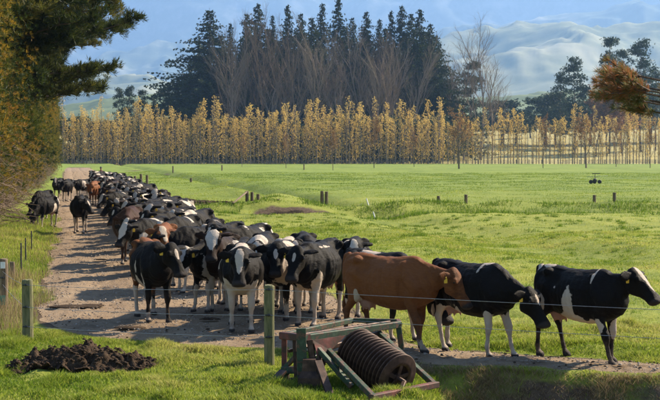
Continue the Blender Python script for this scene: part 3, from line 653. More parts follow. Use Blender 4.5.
# ------------------------------------------------------------------ foliage geometry
def tufts(P, D, size, nb, width, spread=.7, seed=0, tint=None, tvar=.15, droop=0):
    """P (n,3) points, D (n,3) directions -> thin triangles fanning out around D"""
    g = np.random.default_rng(seed); n = len(P); size = np.broadcast_to(size, (n,)); width = np.broadcast_to(width, (n,))
    Dn = D/np.maximum(np.linalg.norm(D, axis=1, keepdims=True), 1e-6)
    d = Dn[:, None, :]+g.normal(0, spread, (n, nb, 3)); d /= np.linalg.norm(d, axis=2, keepdims=True); d[:, :, 2] -= droop
    L = size[:, None]*g.uniform(.6, 1.15, (n, nb)); r = g.normal(0, 1, (n, nb, 3)); sdv = np.cross(d, r); sdv /= np.maximum(np.linalg.norm(sdv, axis=2, keepdims=True), 1e-6)
    b = P[:, None, :]+d*L[..., None]*.05; t = P[:, None, :]+d*L[..., None]
    w = width[:, None, None]*.5; mid = b*.45+t*.55
    V = np.stack([b, mid-sdv*w, t, mid+sdv*w], 2).reshape(-1, 3)
    k = np.arange(n*nb)*4; Q = np.stack([k, k+1, k+2, k+3], 1)
    ti = np.full(n, .5) if tint is None else tint
    ti = np.clip(ti[:, None]+g.normal(0, tvar, (n, nb)), 0, 1); ti = np.repeat(ti.ravel(), 4)
    return V, Q, ti
def join(parts):
    V = []; Q = []; A = []; n = 0
    for v, q, a in parts: V.append(v); Q.append(q+n); A.append(a); n += len(v)
    return np.concatenate(V), np.concatenate(Q), np.concatenate(A)
def fol_mesh(name, parts, mat):
    V, Q, A = join(parts); return mesh_np(name, V, None, Q, [mat], False, {'tint': A})
def tree_obj(name, trunk_me, crown_me, loc, rz, sc, label, group, cat='tree'):
    e = link(name, None, None, loc, (0, 0, rz)); e.scale = sc if hasattr(sc, '__len__') else (sc,)*3; e.empty_display_size = .5
    if trunk_me: link('trunk', trunk_me, e)
    if crown_me: link('crown', crown_me, e)
    return tag(e, label, cat, group)
def branch_path(p, d, L, g, n=5, bend=.15, up=0.):
    pts = [p]; 
    for i in range(n):
        d = d+g.normal(0, bend, 3); d[2] += up; d /= np.linalg.norm(d); p = p+d*L/n; pts.append(p)
    return pts, d
def twigs_mesh(mb, g, levels, p, d, L, r, n0, ang, up=.05, first=.3, nmin=3, spawn=None):
    pts, dd = branch_path(np.array(p, float), np.array(d, float), L, g, 5, .09, up)
    mb.tube([tuple(q) for q in pts], [r*(1-.75*i/5) for i in range(6)], 5 if r > .08 else 3, False)
    if spawn is not None and levels <= 1: spawn.extend(pts[2:])
    if levels <= 0: return
    for k in range(n0):
        t = first+(1-first)*(k+g.random())/n0; i = min(int(t*5), 4); q = pts[i]+(pts[i+1]-pts[i])*(t*5-i); a = g.uniform(0, 2*math.pi)
        ax = np.array(pts[i+1])-np.array(pts[i]); ax /= np.linalg.norm(ax); side = np.cross(ax, [math.cos(a), math.sin(a), .3]); side /= np.linalg.norm(side)
        nd = ax*math.cos(ang)+side*math.sin(ang); twigs_mesh(mb, g, levels-1, q, nd, L*g.uniform(.38, .6)*(1.1-.5*t), r*.42*(1.15-.5*t), max(nmin, n0-2), ang*g.uniform(.8, 1.2), up, .2, nmin, spawn)

# ---- poplars of the shelter belt (shared meshes, one object each)
def poplar(seed, H, leafy):
    g = np.random.default_rng(seed); mb = MB(); tips = []
    mb.tube([(g.normal(0, .06)*i, g.normal(0, .06)*i, H*i/6) for i in range(7)], [.22*(1-i/6.6) for i in range(7)], 6)
    for k in range(44):
        z = H*(.14+.84*k/44); a = g.uniform(0, 2*math.pi); L = (.42*(H-z)**.62+.6)*g.uniform(.6, 1.1)
        d = np.array([math.cos(a)*.55, math.sin(a)*.55, 1.]); d /= np.linalg.norm(d)
        pts, _ = branch_path(np.array([0, 0, z]), d, L, g, 3, .1, .05); mb.tube([tuple(q) for q in pts], [.05, .035, .025, .012], 3, False)
        tips += [p for p in pts[1:]]
    tips = np.array(tips); fr = tips[:, 2]/H; keep = g.random(len(tips)) < leafy*(.35+.8*sst(.45, .95, fr)); P = tips[keep]
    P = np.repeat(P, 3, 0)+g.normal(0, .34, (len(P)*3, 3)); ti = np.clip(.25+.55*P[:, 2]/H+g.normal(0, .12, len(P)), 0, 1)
    low = g.normal(0, 1, (int(100*leafy), 3))*[.7, .7, 3]+[0, 0, 5.5]
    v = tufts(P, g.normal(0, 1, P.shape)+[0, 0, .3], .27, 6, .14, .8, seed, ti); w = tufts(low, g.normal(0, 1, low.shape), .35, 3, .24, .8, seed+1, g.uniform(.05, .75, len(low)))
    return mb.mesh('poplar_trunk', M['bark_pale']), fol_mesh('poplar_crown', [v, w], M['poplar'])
PV = [poplar(100+k, 17.5+1.6*(k % 3), (.62, .85, .5, .75, .95, .4)[k]) for k in range(6)]
pr = random.Random(3)
def row_of(n, x0p, x1p, Y, grp, lab, sparse=0, sc=1.):
    for i in range(n):
        px = x0p+(x1p-x0p)*(i+pr.uniform(.2, .8))/n; x = (px-330)/F*Y; y = Y+pr.uniform(-1.5, 1.5)
        k = pr.randrange(6) if not sparse else pr.choice((0, 2, 5, 1, 0)); s = sc*pr.uniform(.68, 1.12)
        t, c = PV[k]; tree_obj('poplar_tree', t, c, (x, y, gz(x, y)-.1), pr.uniform(0, 6.28), (s*.92, s*.92, s), lab, grp)
row_of(106, 62, 445, 424, 'poplars in the front row of the belt', 'slender golden autumn poplar in the long row across the back of the paddock')
row_of(72, 64, 447, 436, 'poplars in the second row of the belt', 'thin golden poplar in the second row, just behind the front row')
row_of(74, 447, 664, 424, 'sparser poplars at the right end of the row', 'sparse thin poplar with bare lower stem against the dry yellow field', 1, .86)

# ---- firs and bare trees of the grove behind the poplars
def fir(seed, H, rad, mat='fir', lean=0, open_=0.):
    g = np.random.default_rng(seed); mb = MB(); mb.tube([(lean*i*i*.02, 0, H*i/6) for i in range(7)], [.55*(1-i/6.3) for i in range(7)], 6)
    P = []; D = []; S_ = []; T = []
    nw = int(H*1.5)
    for k in range(nw):
        z = H*(.08+.91*k/nw); rr = rad*(1-z/H)**.88*g.uniform(.6, 1.25)+.15
        if open_ and g.random() < open_*.5 and z < H*.9: continue
        nb = (11 if rr > 9 else 7) if rr > 2 else 5
        for j in range(nb):
            a = g.uniform(0, 2*math.pi); L = rr*g.uniform(.55, 1.15); rise = g.uniform(-.10, .25)
            n = max(3, int(L*1.5))
            for q in range(n):
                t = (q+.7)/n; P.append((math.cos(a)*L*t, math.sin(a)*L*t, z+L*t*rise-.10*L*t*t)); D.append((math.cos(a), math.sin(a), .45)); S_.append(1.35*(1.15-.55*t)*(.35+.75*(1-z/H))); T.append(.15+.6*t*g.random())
            mb.tube([(0, 0, z), (math.cos(a)*L*.8, math.sin(a)*L*.8, z+L*.8*rise)], [.08, .02], 3, False)
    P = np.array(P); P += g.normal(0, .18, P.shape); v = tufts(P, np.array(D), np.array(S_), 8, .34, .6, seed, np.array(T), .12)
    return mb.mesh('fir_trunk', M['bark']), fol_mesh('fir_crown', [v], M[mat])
FV = [fir(200, 44, 17), fir(201, 48, 14), fir(202, 46, 12), fir(203, 40, 16), fir(204, 44, 20), fir(205, 42, 17)]
gr = random.Random(8)
for i, (px, top, w) in enumerate([(210, 8, 1.1), (200, 38, 1.0), (231, 22, .9), (247, 12, .8), (258, 2, .85), (273, 14, .9), (288, 4, .8), (301, 12, .85), (312, 16, .9), (322, 2, .9), (338, -2, 1.), (352, 16, .8), (366, 10, .85), (379, 18, .8),
                                 (391, 10, .95), (402, 4, .9), (411, 12, .8), (419, 8, 1.0), (430, 22, 1.0), (437, 34, 1.05), (190, 62, .9), (222, 34, 1.3), (250, 30, 1.6), (268, 27, 1.6), (285, 34, 1.6), (345, 26, 1.6), (318, 30, 1.6), (300, 28, 1.6), (365, 30, 1.6), (385, 27, 1.6), (405, 34, 1.6), (425, 30, 1.4)]):
    Y = 505+gr.uniform(-14, 18) if i < 21 else 530; x = (px-330)/F*Y; z0 = gz(x, Y); H = CH-(top-HY)*Y/F-z0; fi = 4 if px in (210, 430) else 5 if px in (192, 225, 437) else i % 4; t, c = FV[fi]; s = H/(44, 48, 46, 40, 44, 42)[fi]; w *= gr.uniform(.85, 1.35)
    tree_obj('fir_tree', t, c, (x, Y, z0-.2), gr.uniform(0, 6.28), (s*w*.95, s*w*.95, s),
             'tall broad dark fir at the left end of the grove behind the poplars' if i == 0 else 'tall dark fir standing in the grove behind the golden poplars', 'dark firs of the grove')
def bare(seed, H, levels=3, n0=9, ang=.5, r=.38, leaves=0, mat='twig', leafmat_='autumn', up=.05, first=.22, lsize=.5, nm=3):
    g = np.random.default_rng(seed); mb = MB(); sp = []
    twigs_mesh(mb, g, levels, (0, 0, 0), (0, 0, 1), H*.86, r, n0, ang, up, first, nm, sp)
    cr = None
    if leaves:
        P = np.array(sp); P = P[g.random(len(P)) < leaves]; cr = fol_mesh('crown', [tufts(P+g.normal(0, .2, P.shape), g.normal(0, 1, P.shape), lsize, 3, lsize*.6, .8, seed, g.random(len(P)))], M[leafmat_])
    return mb.mesh('bare_tree', M[mat]), cr
BV = [bare(300+k, 38, 3, 12, .36, .40, 0, 'bark_pale' if k % 2 else 'twig', nm=5) for k in range(4)]
for i in range(22):
    px = 230+i*8.6+gr.uniform(-4, 4); Y = 468+gr.uniform(-10, 14); x = (px-330)/F*Y; z0 = gz(x, Y)
    H = (CH-(gr.uniform(34, 72)-HY)*Y/F)-z0; t, _ = BV[i % 4]; s = H/38
    e = link('bare_tree', None, None, (x, Y, z0-.2), (R(gr.uniform(-4, 4)), R(gr.uniform(-6, 6)), gr.uniform(0, 6.28))); e.scale = (s*1.05, s*1.05, s*1.06)
    link('trunk', t, e); tag(e, 'tall leafless brown tree rising in front of the dark firs', 'tree', 'leafless trees before the firs')

# ---- single trees behind the belt, right and left
def farpine(seed, H, rad, dens=1., zlo=.26):
    """open pine with clumped foliage plates"""
    g = np.random.default_rng(seed); mb = MB(); mb.tube([(g.normal(0, .15), g.normal(0, .15), H*i/6) for i in range(7)], [.5*(1-i/6.3) for i in range(7)], 6)
    P = []; D = []; T = []
    for k in range(int(H*1.6*dens)):
        z = H*g.uniform(zlo, .98); L = rad*(1-(z/H)**2*.72)*g.uniform(.35, 1.1); a = g.uniform(0, 2*math.pi); tip = np.array([math.cos(a)*L, math.sin(a)*L, z+L*g.uniform(.1, .45)])
        mb.tube([(0, 0, z), tuple(tip)], [.10, .03], 3, False); n = int(26*dens)
        q = tip+g.normal(0, 1, (n, 3))*[1.0, 1.0, .5]; P.append(q); D.append(np.tile([math.cos(a)*.5, math.sin(a)*.5, .7], (n, 1))); T.append(np.full(n, g.uniform(.2, .8)))
    P = np.concatenate(P); v = tufts(P, np.concatenate(D), .8, 6, .3, .7, seed, np.concatenate(T), .12)
    return mb.mesh('pine_trunk', M['bark']), fol_mesh('pine_crown', [v], M['farpine'])
def single(px, basepx, top, Y, me, H0, w, label, group, name='pine_tree'):
    x = (px-330)/F*Y; z0 = gz(x, Y); H = CH-(top-HY)*Y/F-z0; s = H/H0; return tree_obj(name, me[0], me[1], (x, Y, z0-.2), random.uniform(0, 6), (s*w, s*w, s), label, group)
FP = [farpine(400, 36, 6.5), farpine(401, 36, 5.0), farpine(402, 20, 7, 1.3), farpine(403, 14, 7, 1.6), farpine(404, 14, 6, 1.8, .0)]
single(471, 0, 62, 520, FP[1], 36, 1.0, 'lone dark pine just right of the grove, wrapped in bare twigs', 'pines right of the grove')
single(574, 0, 58, 560, FP[0], 36, .9, 'taller of the two dark pines left of the tall right-hand pair', 'pines right of the grove')
single(560, 0, 72, 570, FP[0], 36, .8, 'shorter dark pine beside the tall one, above the pale hill foot', 'pines right of the grove')
single(609, 0, 38, 560, FP[1], 36, .75, 'tall slim pine with open crown, left of the reddish near branch', 'pines right of the grove')
single(621, 0, 50, 566, FP[1], 36, .7, 'slim pine standing close behind the tall slim one', 'pines right of the grove')
single(640, 0, 40, 575, FP[0], 36, .85, 'tall pine whose top shows above the reddish near branch', 'pines right of the grove')
single(655, 0, 70, 590, FP[0], 36, .9, 'pine at the right edge behind the reddish near branch', 'pines right of the grove')
for px, top, Y, k, w in ((130, 86, 520, 0, .7), (143, 90, 520, 1, .7), (166, 86, 515, 0, 1.), (177, 82, 520, 2, 1.0), (120, 88, 530, 0, .7), (154, 94, 530, 2, 1.)):
    single(px, 0, top, Y, (FP[0], FP[1], FV[3])[k], (36, 36, 40)[k], w, 'small dark conifer low on the left behind the poplar tops', 'low conifers left of the grove')
for px, top, Y, k, w in ((502, 104, 620, 3, 1.3), (516, 112, 640, 3, 1.2), (530, 108, 700, 2, 1.2), (545, 100, 640, 3, 1.3), (556, 96, 610, 2, 1.1), (590, 104, 640, 3, 1.4), (628, 110, 640, 3, 1.3), (600, 96, 650, 2, 1.), (486, 116, 700, 3, 1.3), (650, 104, 660, 3, 1.4), (575, 108, 600, 3, 1.2)):
    single(px, 0, top, Y, FP[k], (36, 36, 20, 14)[k], w, 'rounded dull green tree in the misty clump beyond the yellow field', 'misty trees beyond the yellow field', 'round_tree')
AB = [bare(500, 26, 3, 12, .5, .28, .5, 'twig', 'autumn', lsize=.7, nm=5), bare(501, 26, 3, 12, .45, .28, .0, 'bark_pale', nm=6)]
for px, top, Y, k, w, lab in ((596, 98, 540, 0, 1.2, 'rusty leaved tree left of the tall pines'), (607, 92, 545, 0, 1.1, 'rusty leaved tree at the foot of the tall pines'), (622, 100, 548, 0, 1.2, 'rusty leaved tree below the reddish near branch'), (480, 36, 500, 1, 1.1, 'tall pale leafless tree at the right end of the grove'),
                              (464, 44, 498, 1, 1.1, 'pale leafless tree close right of the last fir'), (452, 60, 495, 1, 1.2, 'pale leafless tree against the last dark fir'), (492, 66, 500, 1, 1.0, 'small pale leafless tree before the misty clump')):
    x = (px-330)/F*Y; z0 = gz(x, Y); H = CH-(top-HY)*Y/F-z0; s = H/26; tree_obj('thin_tree', AB[k][0], AB[k][1], (x, Y, z0-.2), px, (s*w, s*w, s), lab, 'thin trees behind the belt')
for i in range(34):
    single(60+i*11.4+random.uniform(-4, 4), 0, random.uniform(118, 134), 446+random.uniform(-3, 4), FP[4], 14, .9, 'low dark scrub tree in the shade behind the poplar stems', 'dark scrub behind the poplars', 'scrub_tree')
# ---- small bare trees in the paddock, before the belt
SB = [bare(600+k, 9, 3, 11, .62, .16, .18, 'twig', 'autumn', .07, .26, .22, 6) for k in range(3)]
for i, (px, base, top, lab) in enumerate([(459, 169, 118, 'largest round leafless tree in the paddock, before the right part of the poplar row'), (543, 168, 124, 'small leafless tree between the big round one and the irrigator'), (586, 168, 122, 'round leafless tree nearest the irrigator'),
                                          (616, 167, 128, 'small leafless tree just right of the irrigator'), (414, 167, 134, 'thin young leafless tree, first left of the largest round one'), (374, 168, 122, 'thin leafless tree below the middle of the grove'),
                                          (333, 170, 132, 'thin dark leafless tree left of the paddock middle'), (242, 167, 140, 'young leafless tree before the left part of the row'), (286, 168, 138, 'young leafless tree between two others before the grove'), (650, 168, 126, 'leafless tree at the far right of the paddock')]):
    x, Y = G(px, base); t, c = SB[i % 3]; s = (base-top)*Y/F/8.4; w = 1.0 if i in (0, 2) else .55
    tree_obj('small_tree', t, c, (x, Y, gz(x, Y)-.05), i, (s*w, s*w, s), lab, 'small leafless paddock trees')

# ------------------------------------------------------------------ hedge and overhanging pine along the left of the track
def hedge_tree(seed, H, golden):
    g = np.random.default_rng(seed); mb = MB(); mb.tube([(0, 0, H*i/6) for i in range(7)], [.34*(1-i/7.5) for i in range(7)], 7)
    P = []; D = []; T = []
    for k in range(125):
        z = H*(.12+.88*g.random()**.9); a = g.uniform(0, 2*math.pi); L = (2.2-.5*(z/H)+.35*math.sin(z*1.1+seed))*g.uniform(.45, 1.18)*(.8 if z < H*.14 else 1)
        c = np.array([math.cos(a)*L, math.sin(a)*L*1.0, z]); n = 46
        mb.tube([(0, 0, z-L*.35), tuple(c*[.9, .9, 1])], [.05, .012], 3, False)
        q = c+g.normal(0, 1, (n, 3))*[.30, .30, .50]; P.append(q); D.append(np.tile([math.cos(a)*.8, math.sin(a)*.8, .75], (n, 1))); T.append(np.clip(g.normal(golden, .22)+.10*(q[:, 2]-z), 0, 1))
    P = np.concatenate(P); D = np.concatenate(D); v = tufts(P, D, .19, 13, .019, .55, seed, np.concatenate(T), .06)
    # dead inner twigs near the ground
    db = MB()
    for k in range(120):
        z = g.uniform(.2, 3.2); a = g.uniform(0, 2*math.pi); L = g.uniform(1.2, 2.7); pts, _ = branch_path(np.array([0, 0, z]), np.array([math.cos(a), math.sin(a), g.uniform(-.25, .15)]), L, g, 4, .22, -.03)
        db.tube([tuple(p) for p in pts], [.03, .022, .016, .012, .006], 3, False)
        for j in (2, 3):
            p2, _ = branch_path(pts[j], np.array([math.cos(a+g.normal(0, .8)), math.sin(a+g.normal(0, .8)), g.uniform(-.4, .2)]), L*.4, g, 3, .2); db.tube([tuple(p) for p in p2], [.012, .01, .007, .004], 3, False)
    return mb.mesh('hedge_trunk', M['bark']), fol_mesh('hedge_crown', [v], M['hedge']), db.mesh('dead_branches', M['twig'])
HT = [hedge_tree(700, 12, .62), hedge_tree(701, 12.6, .26), hedge_tree(702, 12, .76), hedge_tree(703, 13, .42)]
hr = random.Random(21); y = 33.0; i = 0
while y < 235:
    s_off = -3.9 if y > 50 else (-4.15 if y > 36 else -4.5)
    x = s_off-K*y+hr.uniform(-.6, .3); k = (0, 1, 2, 3, 0, 2, 1, 3)[i % 8]; t, c, d = HT[k]
    e = tree_obj('hedge_tree', t, c, (x, y, gz(x, y)-.05), hr.uniform(0, 6.28), (1., 1., hr.uniform(.96, 1.1)), None, None, None)
    link('dead_branches', d, e)
    tag(e, 'nearest golden green shelter tree at the left edge, dead brown twigs at its foot' if i == 0 else 'second nearest golden green shelter tree in the hedge, just behind the nearest' if i == 1 else 'third nearest golden green shelter tree in the left hedge' if i == 2 else 'golden green needled shelter tree in the tall hedge beside the track', 'tree', 'shelter trees of the left hedge')
    y += 2.9 if y < 80 else 3.8; i += 1
def big_pine(seed, H, reach, z0, n, size=.34, mat='pine', gold=.5, toward=None, width=.03, nb=14, per=26):
    """pine with long drooping limbs carrying upturned needle brushes"""
    g = np.random.default_rng(seed); mb = MB(); mb.tube([(g.normal(0, .06)*i, g.normal(0, .06)*i, H*i/7) for i in range(8)], [.42*(1-i/8.5) for i in range(8)], 9)
    P = []; D = []; T = []
    for k in range(n):
        z = z0+(H-z0)*((k+g.random())/n)**.9; a = g.uniform(0, 2*math.pi) if toward is None or k % 3 == 0 else g.normal(toward, .75)
        L = reach*(1-.62*((z-z0)/(H-z0))**1.6)*g.uniform(.6, 1.05); pts, _ = branch_path(np.array([0, 0, z]), np.array([math.cos(a), math.sin(a), .10]), L, g, 7, .09, .004)
        mb.tube([tuple(p) for p in pts], [.085*(1-i/8.5) for i in range(8)], 5, False); gold_k = np.clip(g.normal(gold, .18), 0, 1)
        for j in range(2, 8):
            for q in range(4):
                aa = a+g.choice((-1, 1))*g.uniform(.3, 1.25); l2 = L*g.uniform(.10, .26)*(1.2-.08*j); p2, dd = branch_path(pts[j], np.array([math.cos(aa), math.sin(aa), g.uniform(-.1, .45)]), l2, g, 4, .16, .06)
                mb.tube([tuple(p) for p in p2], [.022, .018, .014, .01, .006], 3, False)
                for p in p2[1:]:
                    m_ = max(2, per//8); P.append(p+g.normal(0, .10, (m_, 3))); D.append(np.tile(dd*[.7, .7, .5]+[0, 0, .5], (m_, 1))); T.append(np.full(m_, gold_k))
    P = np.concatenate(P); v = tufts(P, np.concatenate(D), size, nb, width, .5, seed, np.concatenate(T), .12)
    return mb.mesh('pine_trunk', M['bark']), fol_mesh('pine_crown', [v], M[mat])
bp = [big_pine(801, 19, 6.6, 5.2, 64, .34, toward=-.1), big_pine(802, 20, 6.0, 7.0, 54, .34, toward=.0)]
for s_off, y, k, rz, sc, lab in ((-3.9, 66, 0, .35, 1.05, 'dark pine crown filling the gap between the overhanging pine and the hedge'), (-3.6, 60, 0, 0, 1.0, 'big dark pine overhanging the track above the hedge, its limbs reaching furthest right'), (-4.8, 55, 1, .2, 1.0, 'dark pine above the hedge in front of the furthest reaching one'),
                                (-4.4, 74, 1, -.2, 1.05, 'farther dark pine over the hedge behind the overhanging one')):
    x = s_off-K*y; tree_obj('pine_tree', bp[k][0], bp[k][1], (x, y, gz(x, y)-.1), rz, sc, lab, 'big pines over the hedge')
# near pine at the right, only a limb of it in the picture
def near_pine():
    g = np.random.default_rng(77); Y = 13.5; x0, z0_ = XZ(612, 78, Y); tx = 9.2
    trunk = MB(); zg = -.6
    base = (tx, Y+.6, zg); trunk.tube([(tx, Y+.6, zg+i*1.2) for i in range(8)], [.26*(1-i/12) for i in range(8)], 10)
    P = []; D = []; T = []; lb = MB()
    def limb(a, b, n, r):
        a = np.array(a, float); b = np.array(b, float); L = np.linalg.norm(b-a); pts = [a+(b-a)*t+np.array([0, 0, -.14*math.sin(t*3.1)])*L*.3+g.normal(0, .02, 3) for t in np.linspace(0, 1, 9)]
        lb.tube([tuple(p) for p in pts], [r*(1-i/10) for i in range(9)], 6, False)
        for j in range(2, 9):
            for q in range(n):
                aa = g.normal(0, .55); d0 = (b-a)/L; d = np.array([d0[0]*math.cos(aa)-d0[1]*math.sin(aa), d0[0]*math.sin(aa)+d0[1]*math.cos(aa), g.uniform(-.15, .5)]); p2, dd = branch_path(pts[j], d, g.uniform(.15, .42), g, 4, .12, .05)
                lb.tube([tuple(p) for p in p2], [.013, .012, .01, .008, .004], 4, False)
                for p in p2[1:]:
                    for e_ in range(3): P.append(p+g.normal(0, .012, 3)); D.append(dd); T.append(np.clip(g.normal(.30+.32*(p[2] > 3.5), .2), 0, 1))
    e1 = XZ(630, 94, 13.6); e2 = XZ(640, 78, 13.3); e3 = XZ(652, 112, 13.7); e4 = XZ(650, 90, 13.2); e5 = XZ(632, 84, 13.9); e6 = XZ(645, 102, 13.4); e7 = XZ(638, 92, 13.2)
    for (ex, ez), yy, zz in ((e1, 13.6, 3.3), (e2, 13.3, 3.5), (e3, 13.7, 3.1), (e4, 13.2, 3.2), (e5, 13.9, 3.45), (e6, 13.4, 3.2), (e7, 13.2, 3.35)): limb((tx, Y+.6, zz), (ex, yy, ez), 8, .05)
    P = np.array(P); v = tufts(P, np.array(D), .105, 22, .0050, .42, 5, np.array(T), .14)
    v[0][:, :] -= np.array(base)
    for q in (trunk, lb): q.V = [tuple(np.array(p)-np.array(base)) for p in q.V]
    e = tree_obj('pine_tree', trunk.mesh('trunk', M['bark']), fol_mesh('near_crown', [v], M['pine_red']), base, 0, 1, 'near pine at the right edge showing one reddish green needled limb', None)
    link('limb', lb.mesh('limb', M['bark']), e)
near_pine()
# ------------------------------------------------------------------ grass, straw, stones, mound
def in_mound(X, Y):
    r = np.full(X.shape, 9.)
    for px, py, rx_, ry_, h in MOUND:
        x, y = G(px, py); r = np.minimum(r, np.sqrt(((X-x)/rx_)**2+((Y-y)/ry_)**2))
    return r
def scatter(n, Y0, Y1, g, marg=1.12, power=1.):
    t = g.random(n)**power; Yv = np.sqrt(Y0**2+(Y1**2-Y0**2)*t); X = g.uniform(-1, 1, n)*.2538*marg*Yv+g.normal(0, .05, n); return X, Yv
def blades(name, X, Y, h, w, mat, tint, g, lean=.35, segs=2, kind='grass', label=None):
    n = len(X); Z = height(X, Y)-.01; a = g.uniform(0, 2*math.pi, n); dx, dy = np.cos(a), np.sin(a); b = g.uniform(0, 2*math.pi, n); L = lean*h*g.uniform(.2, 1.3, n)
    bx, by = np.cos(b)*L, np.sin(b)*L; P = np.stack([X, Y, Z], 1); w = np.broadcast_to(w, (n,)); S2 = np.stack([dx*w*.5, dy*w*.5, 0*w], 1)
    tip = P+np.stack([bx, by, h], 1)
    if segs == 1:
        V = np.stack([P-S2, P+S2, tip], 1).reshape(-1, 3); k = np.arange(n)*3; me = mesh_np(name, V, np.stack([k, k+1, k+2], 1), None, [mat], False, {'tint': np.repeat(tint, 3)})
    else:
        mid = P+np.stack([bx*.32, by*.32, h*.6], 1)
        V = np.stack([P-S2, P+S2, mid+S2*.8, mid-S2*.8, tip], 1).reshape(-1, 3); k = np.arange(n)*5
        me = mesh_np(name, V, np.stack([k+3, k+2, k+4], 1), np.stack([k, k+1, k+2, k+3], 1), [mat], False, {'tint': np.repeat(tint, 5)})
    return tag(link(name, me), label, kind, kind='stuff')
gg = np.random.default_rng(9)
def tintf(X, Y): return np.clip(.52+.5*fbm(X*.5, Y*.5, 3, 70)+gg.normal(0, .16, len(X)), 0, 1)
# foreground sward
X, Y = scatter(330000, 14.2, 21.6, gg)
rd = roaddist(X, Y); keep = (rd < .30*(vn(X*2, Y*2, 74)-.45)+gg.normal(0, .05, len(X)))&(Y < 21.6)&(in_mound(X, Y) > .93+.5*(vn(X*4, Y*4, 98)-.5)+gg.normal(0, .12, len(X)))
by = np.interp(X, BX, BY); bank = (sst(.9, 2.0, X) > .5)&(Y < by-.05); dnb = by-.12-Y
keep &= ~bank | (gg.random(len(X)) < np.where(dnb < .22, .5, .03))
clump = vn(X*3.2, Y*3.2, 77); keep &= gg.random(len(X)) < .35+.9*clump
X, Y, clump, rd = X[keep], Y[keep], clump[keep], rd[keep]
nearr = sst(-.02, -.5, rd); big = vn(X*1.1, Y*1.1, 78); h = (.022+.15*clump**2.2*(.4+.9*big)+.03*gg.random(len(X)))*(.35+.65*nearr)
blades('grass', X, Y, h, .0085*gg.uniform(.7, 1.6, len(X)), M['grass'], np.clip(tintf(X, Y)+.35*(clump-.45), 0, 1), gg, .75, 2, label='bright green tufted grass in the foreground around the fence posts')
# grazed paddock beyond the track
X, Y = scatter(330000, 17.5, 50, gg, 1.08, .92); rd = roaddist(X, Y); s = X+K*Y; by = np.interp(X, BX, BY)
cl = vn(X*1.6, Y*1.6, 79)*.6+vn(X*.5, Y*.5, 80)*.4
keep = (rd < -.02+gg.normal(0, .05, len(X)))&((X > rx(Y)-.1))&(gg.random(len(X)) < .25+1.1*cl)
X, Y, cl = X[keep], Y[keep], cl[keep]
blades('pasture_grass', X, Y, (.02+.10*cl**2.5)*gg.uniform(.6, 1.3, len(X)), .010*gg.uniform(.7, 1.6, len(X))*(Y/22), M['grass'], np.clip(tintf(X, Y)+.14+.4*(cl-.5), 0, 1), gg, .8, 1, label='short grazed bright green pasture beyond the track')
cx, cy_ = scatter(900, 17.8, 62, gg, 1.05, .9); k = roaddist(cx, cy_) < -.25; k &= cx > rx(cy_); cx, cy_ = cx[k], cy_[k]
nb_ = 46; X = np.repeat(cx, nb_)+gg.normal(0, .09, len(cx)*nb_)*np.repeat(gg.uniform(.6, 1.8, len(cx)), nb_); Y = np.repeat(cy_, nb_)+gg.normal(0, .08, len(cx)*nb_)
blades('tussocks', X, Y, np.repeat(gg.uniform(.06, .13, len(cx)), nb_)*gg.uniform(.5, 1.2, len(X)), .009*(Y/22), M['grass'], np.clip(gg.normal(.22, .13, len(X)), 0, 1), gg, .8, 1, label='darker tussocks dotted over the grazed pasture')
X, Y = scatter(220000, 50, 210, gg, 1.05, 1.15); rd = roaddist(X, Y); cl = vn(X*.5, Y*.5, 81)
keep = (rd < -.1)&(X > rx(Y))&(soilf(X, Y)+.4*(cl-.5) < .5)&(gg.random(len(X)) < .2+1.1*cl); X, Y, cl = X[keep], Y[keep], cl[keep]
blades('far_pasture_grass', X, Y, (.03+.07*cl)*gg.uniform(.6, 1.3, len(X)), .014*(Y/30), M['grass'], np.clip(tintf(X*.3, Y*.3)+.06-.26*sst(60, 110, Y), 0, 1), gg, .7, 1, label='grazed pasture grass far across the paddock')
# verge under the hedge: grass and straw
X, Y = scatter(500000, 20, 62, gg, 1.1); s = X+K*Y; keep = (s < -.57+.7*(vn(X*1.3, Y*.7, 99)-.45)+gg.normal(0, .07, len(X)))&(s > -5)&(roaddist(X, Y) < .45); X, Y, s = X[keep], Y[keep], s[keep]
cl = vn(X*2, Y*1.2, 83); dry = gg.random(len(X)) < np.clip(.15+.8*(cl-.45)+.45*(Y < 25), .05, .9)
blades('verge_grass', X[~dry], Y[~dry], (.05+.12*cl[~dry])*gg.uniform(.5, 1.4, (~dry).sum()), .009*(Y[~dry]/20), M['grass'], tintf(X[~dry], Y[~dry]), gg, .5, 1, label='lit strip of grass along the hedge foot')
blades('dry_weeds', X[dry], Y[dry], (.12+.30*cl[dry]*(Y[dry] < 30))*gg.uniform(.5, 1.4, dry.sum()), .008*(Y[dry]/20), M['straw'], gg.random(dry.sum()), gg, .4, 1, label='dry brown weeds along the stake fence at the left')
# straw and roots hanging on the cut bank at the right
X = gg.uniform(.9, 6.2, 60000); by = np.interp(X, BX, BY); Y = by-.25-1.3*gg.random(len(X)); cl = vn(X*3, Y*4, 85); keep = gg.random(len(X)) < cl*1.1; X, Y, cl = X[keep], Y[keep], cl[keep]
blades('bank_straw', X, Y, .04+.09*cl*gg.random(len(X)), .007*gg.uniform(.7, 1.6, len(X)), M['straw'], gg.random(len(X)), gg, 1.3, 1, label='dead straw and roots on the shaded earth bank at lower right')
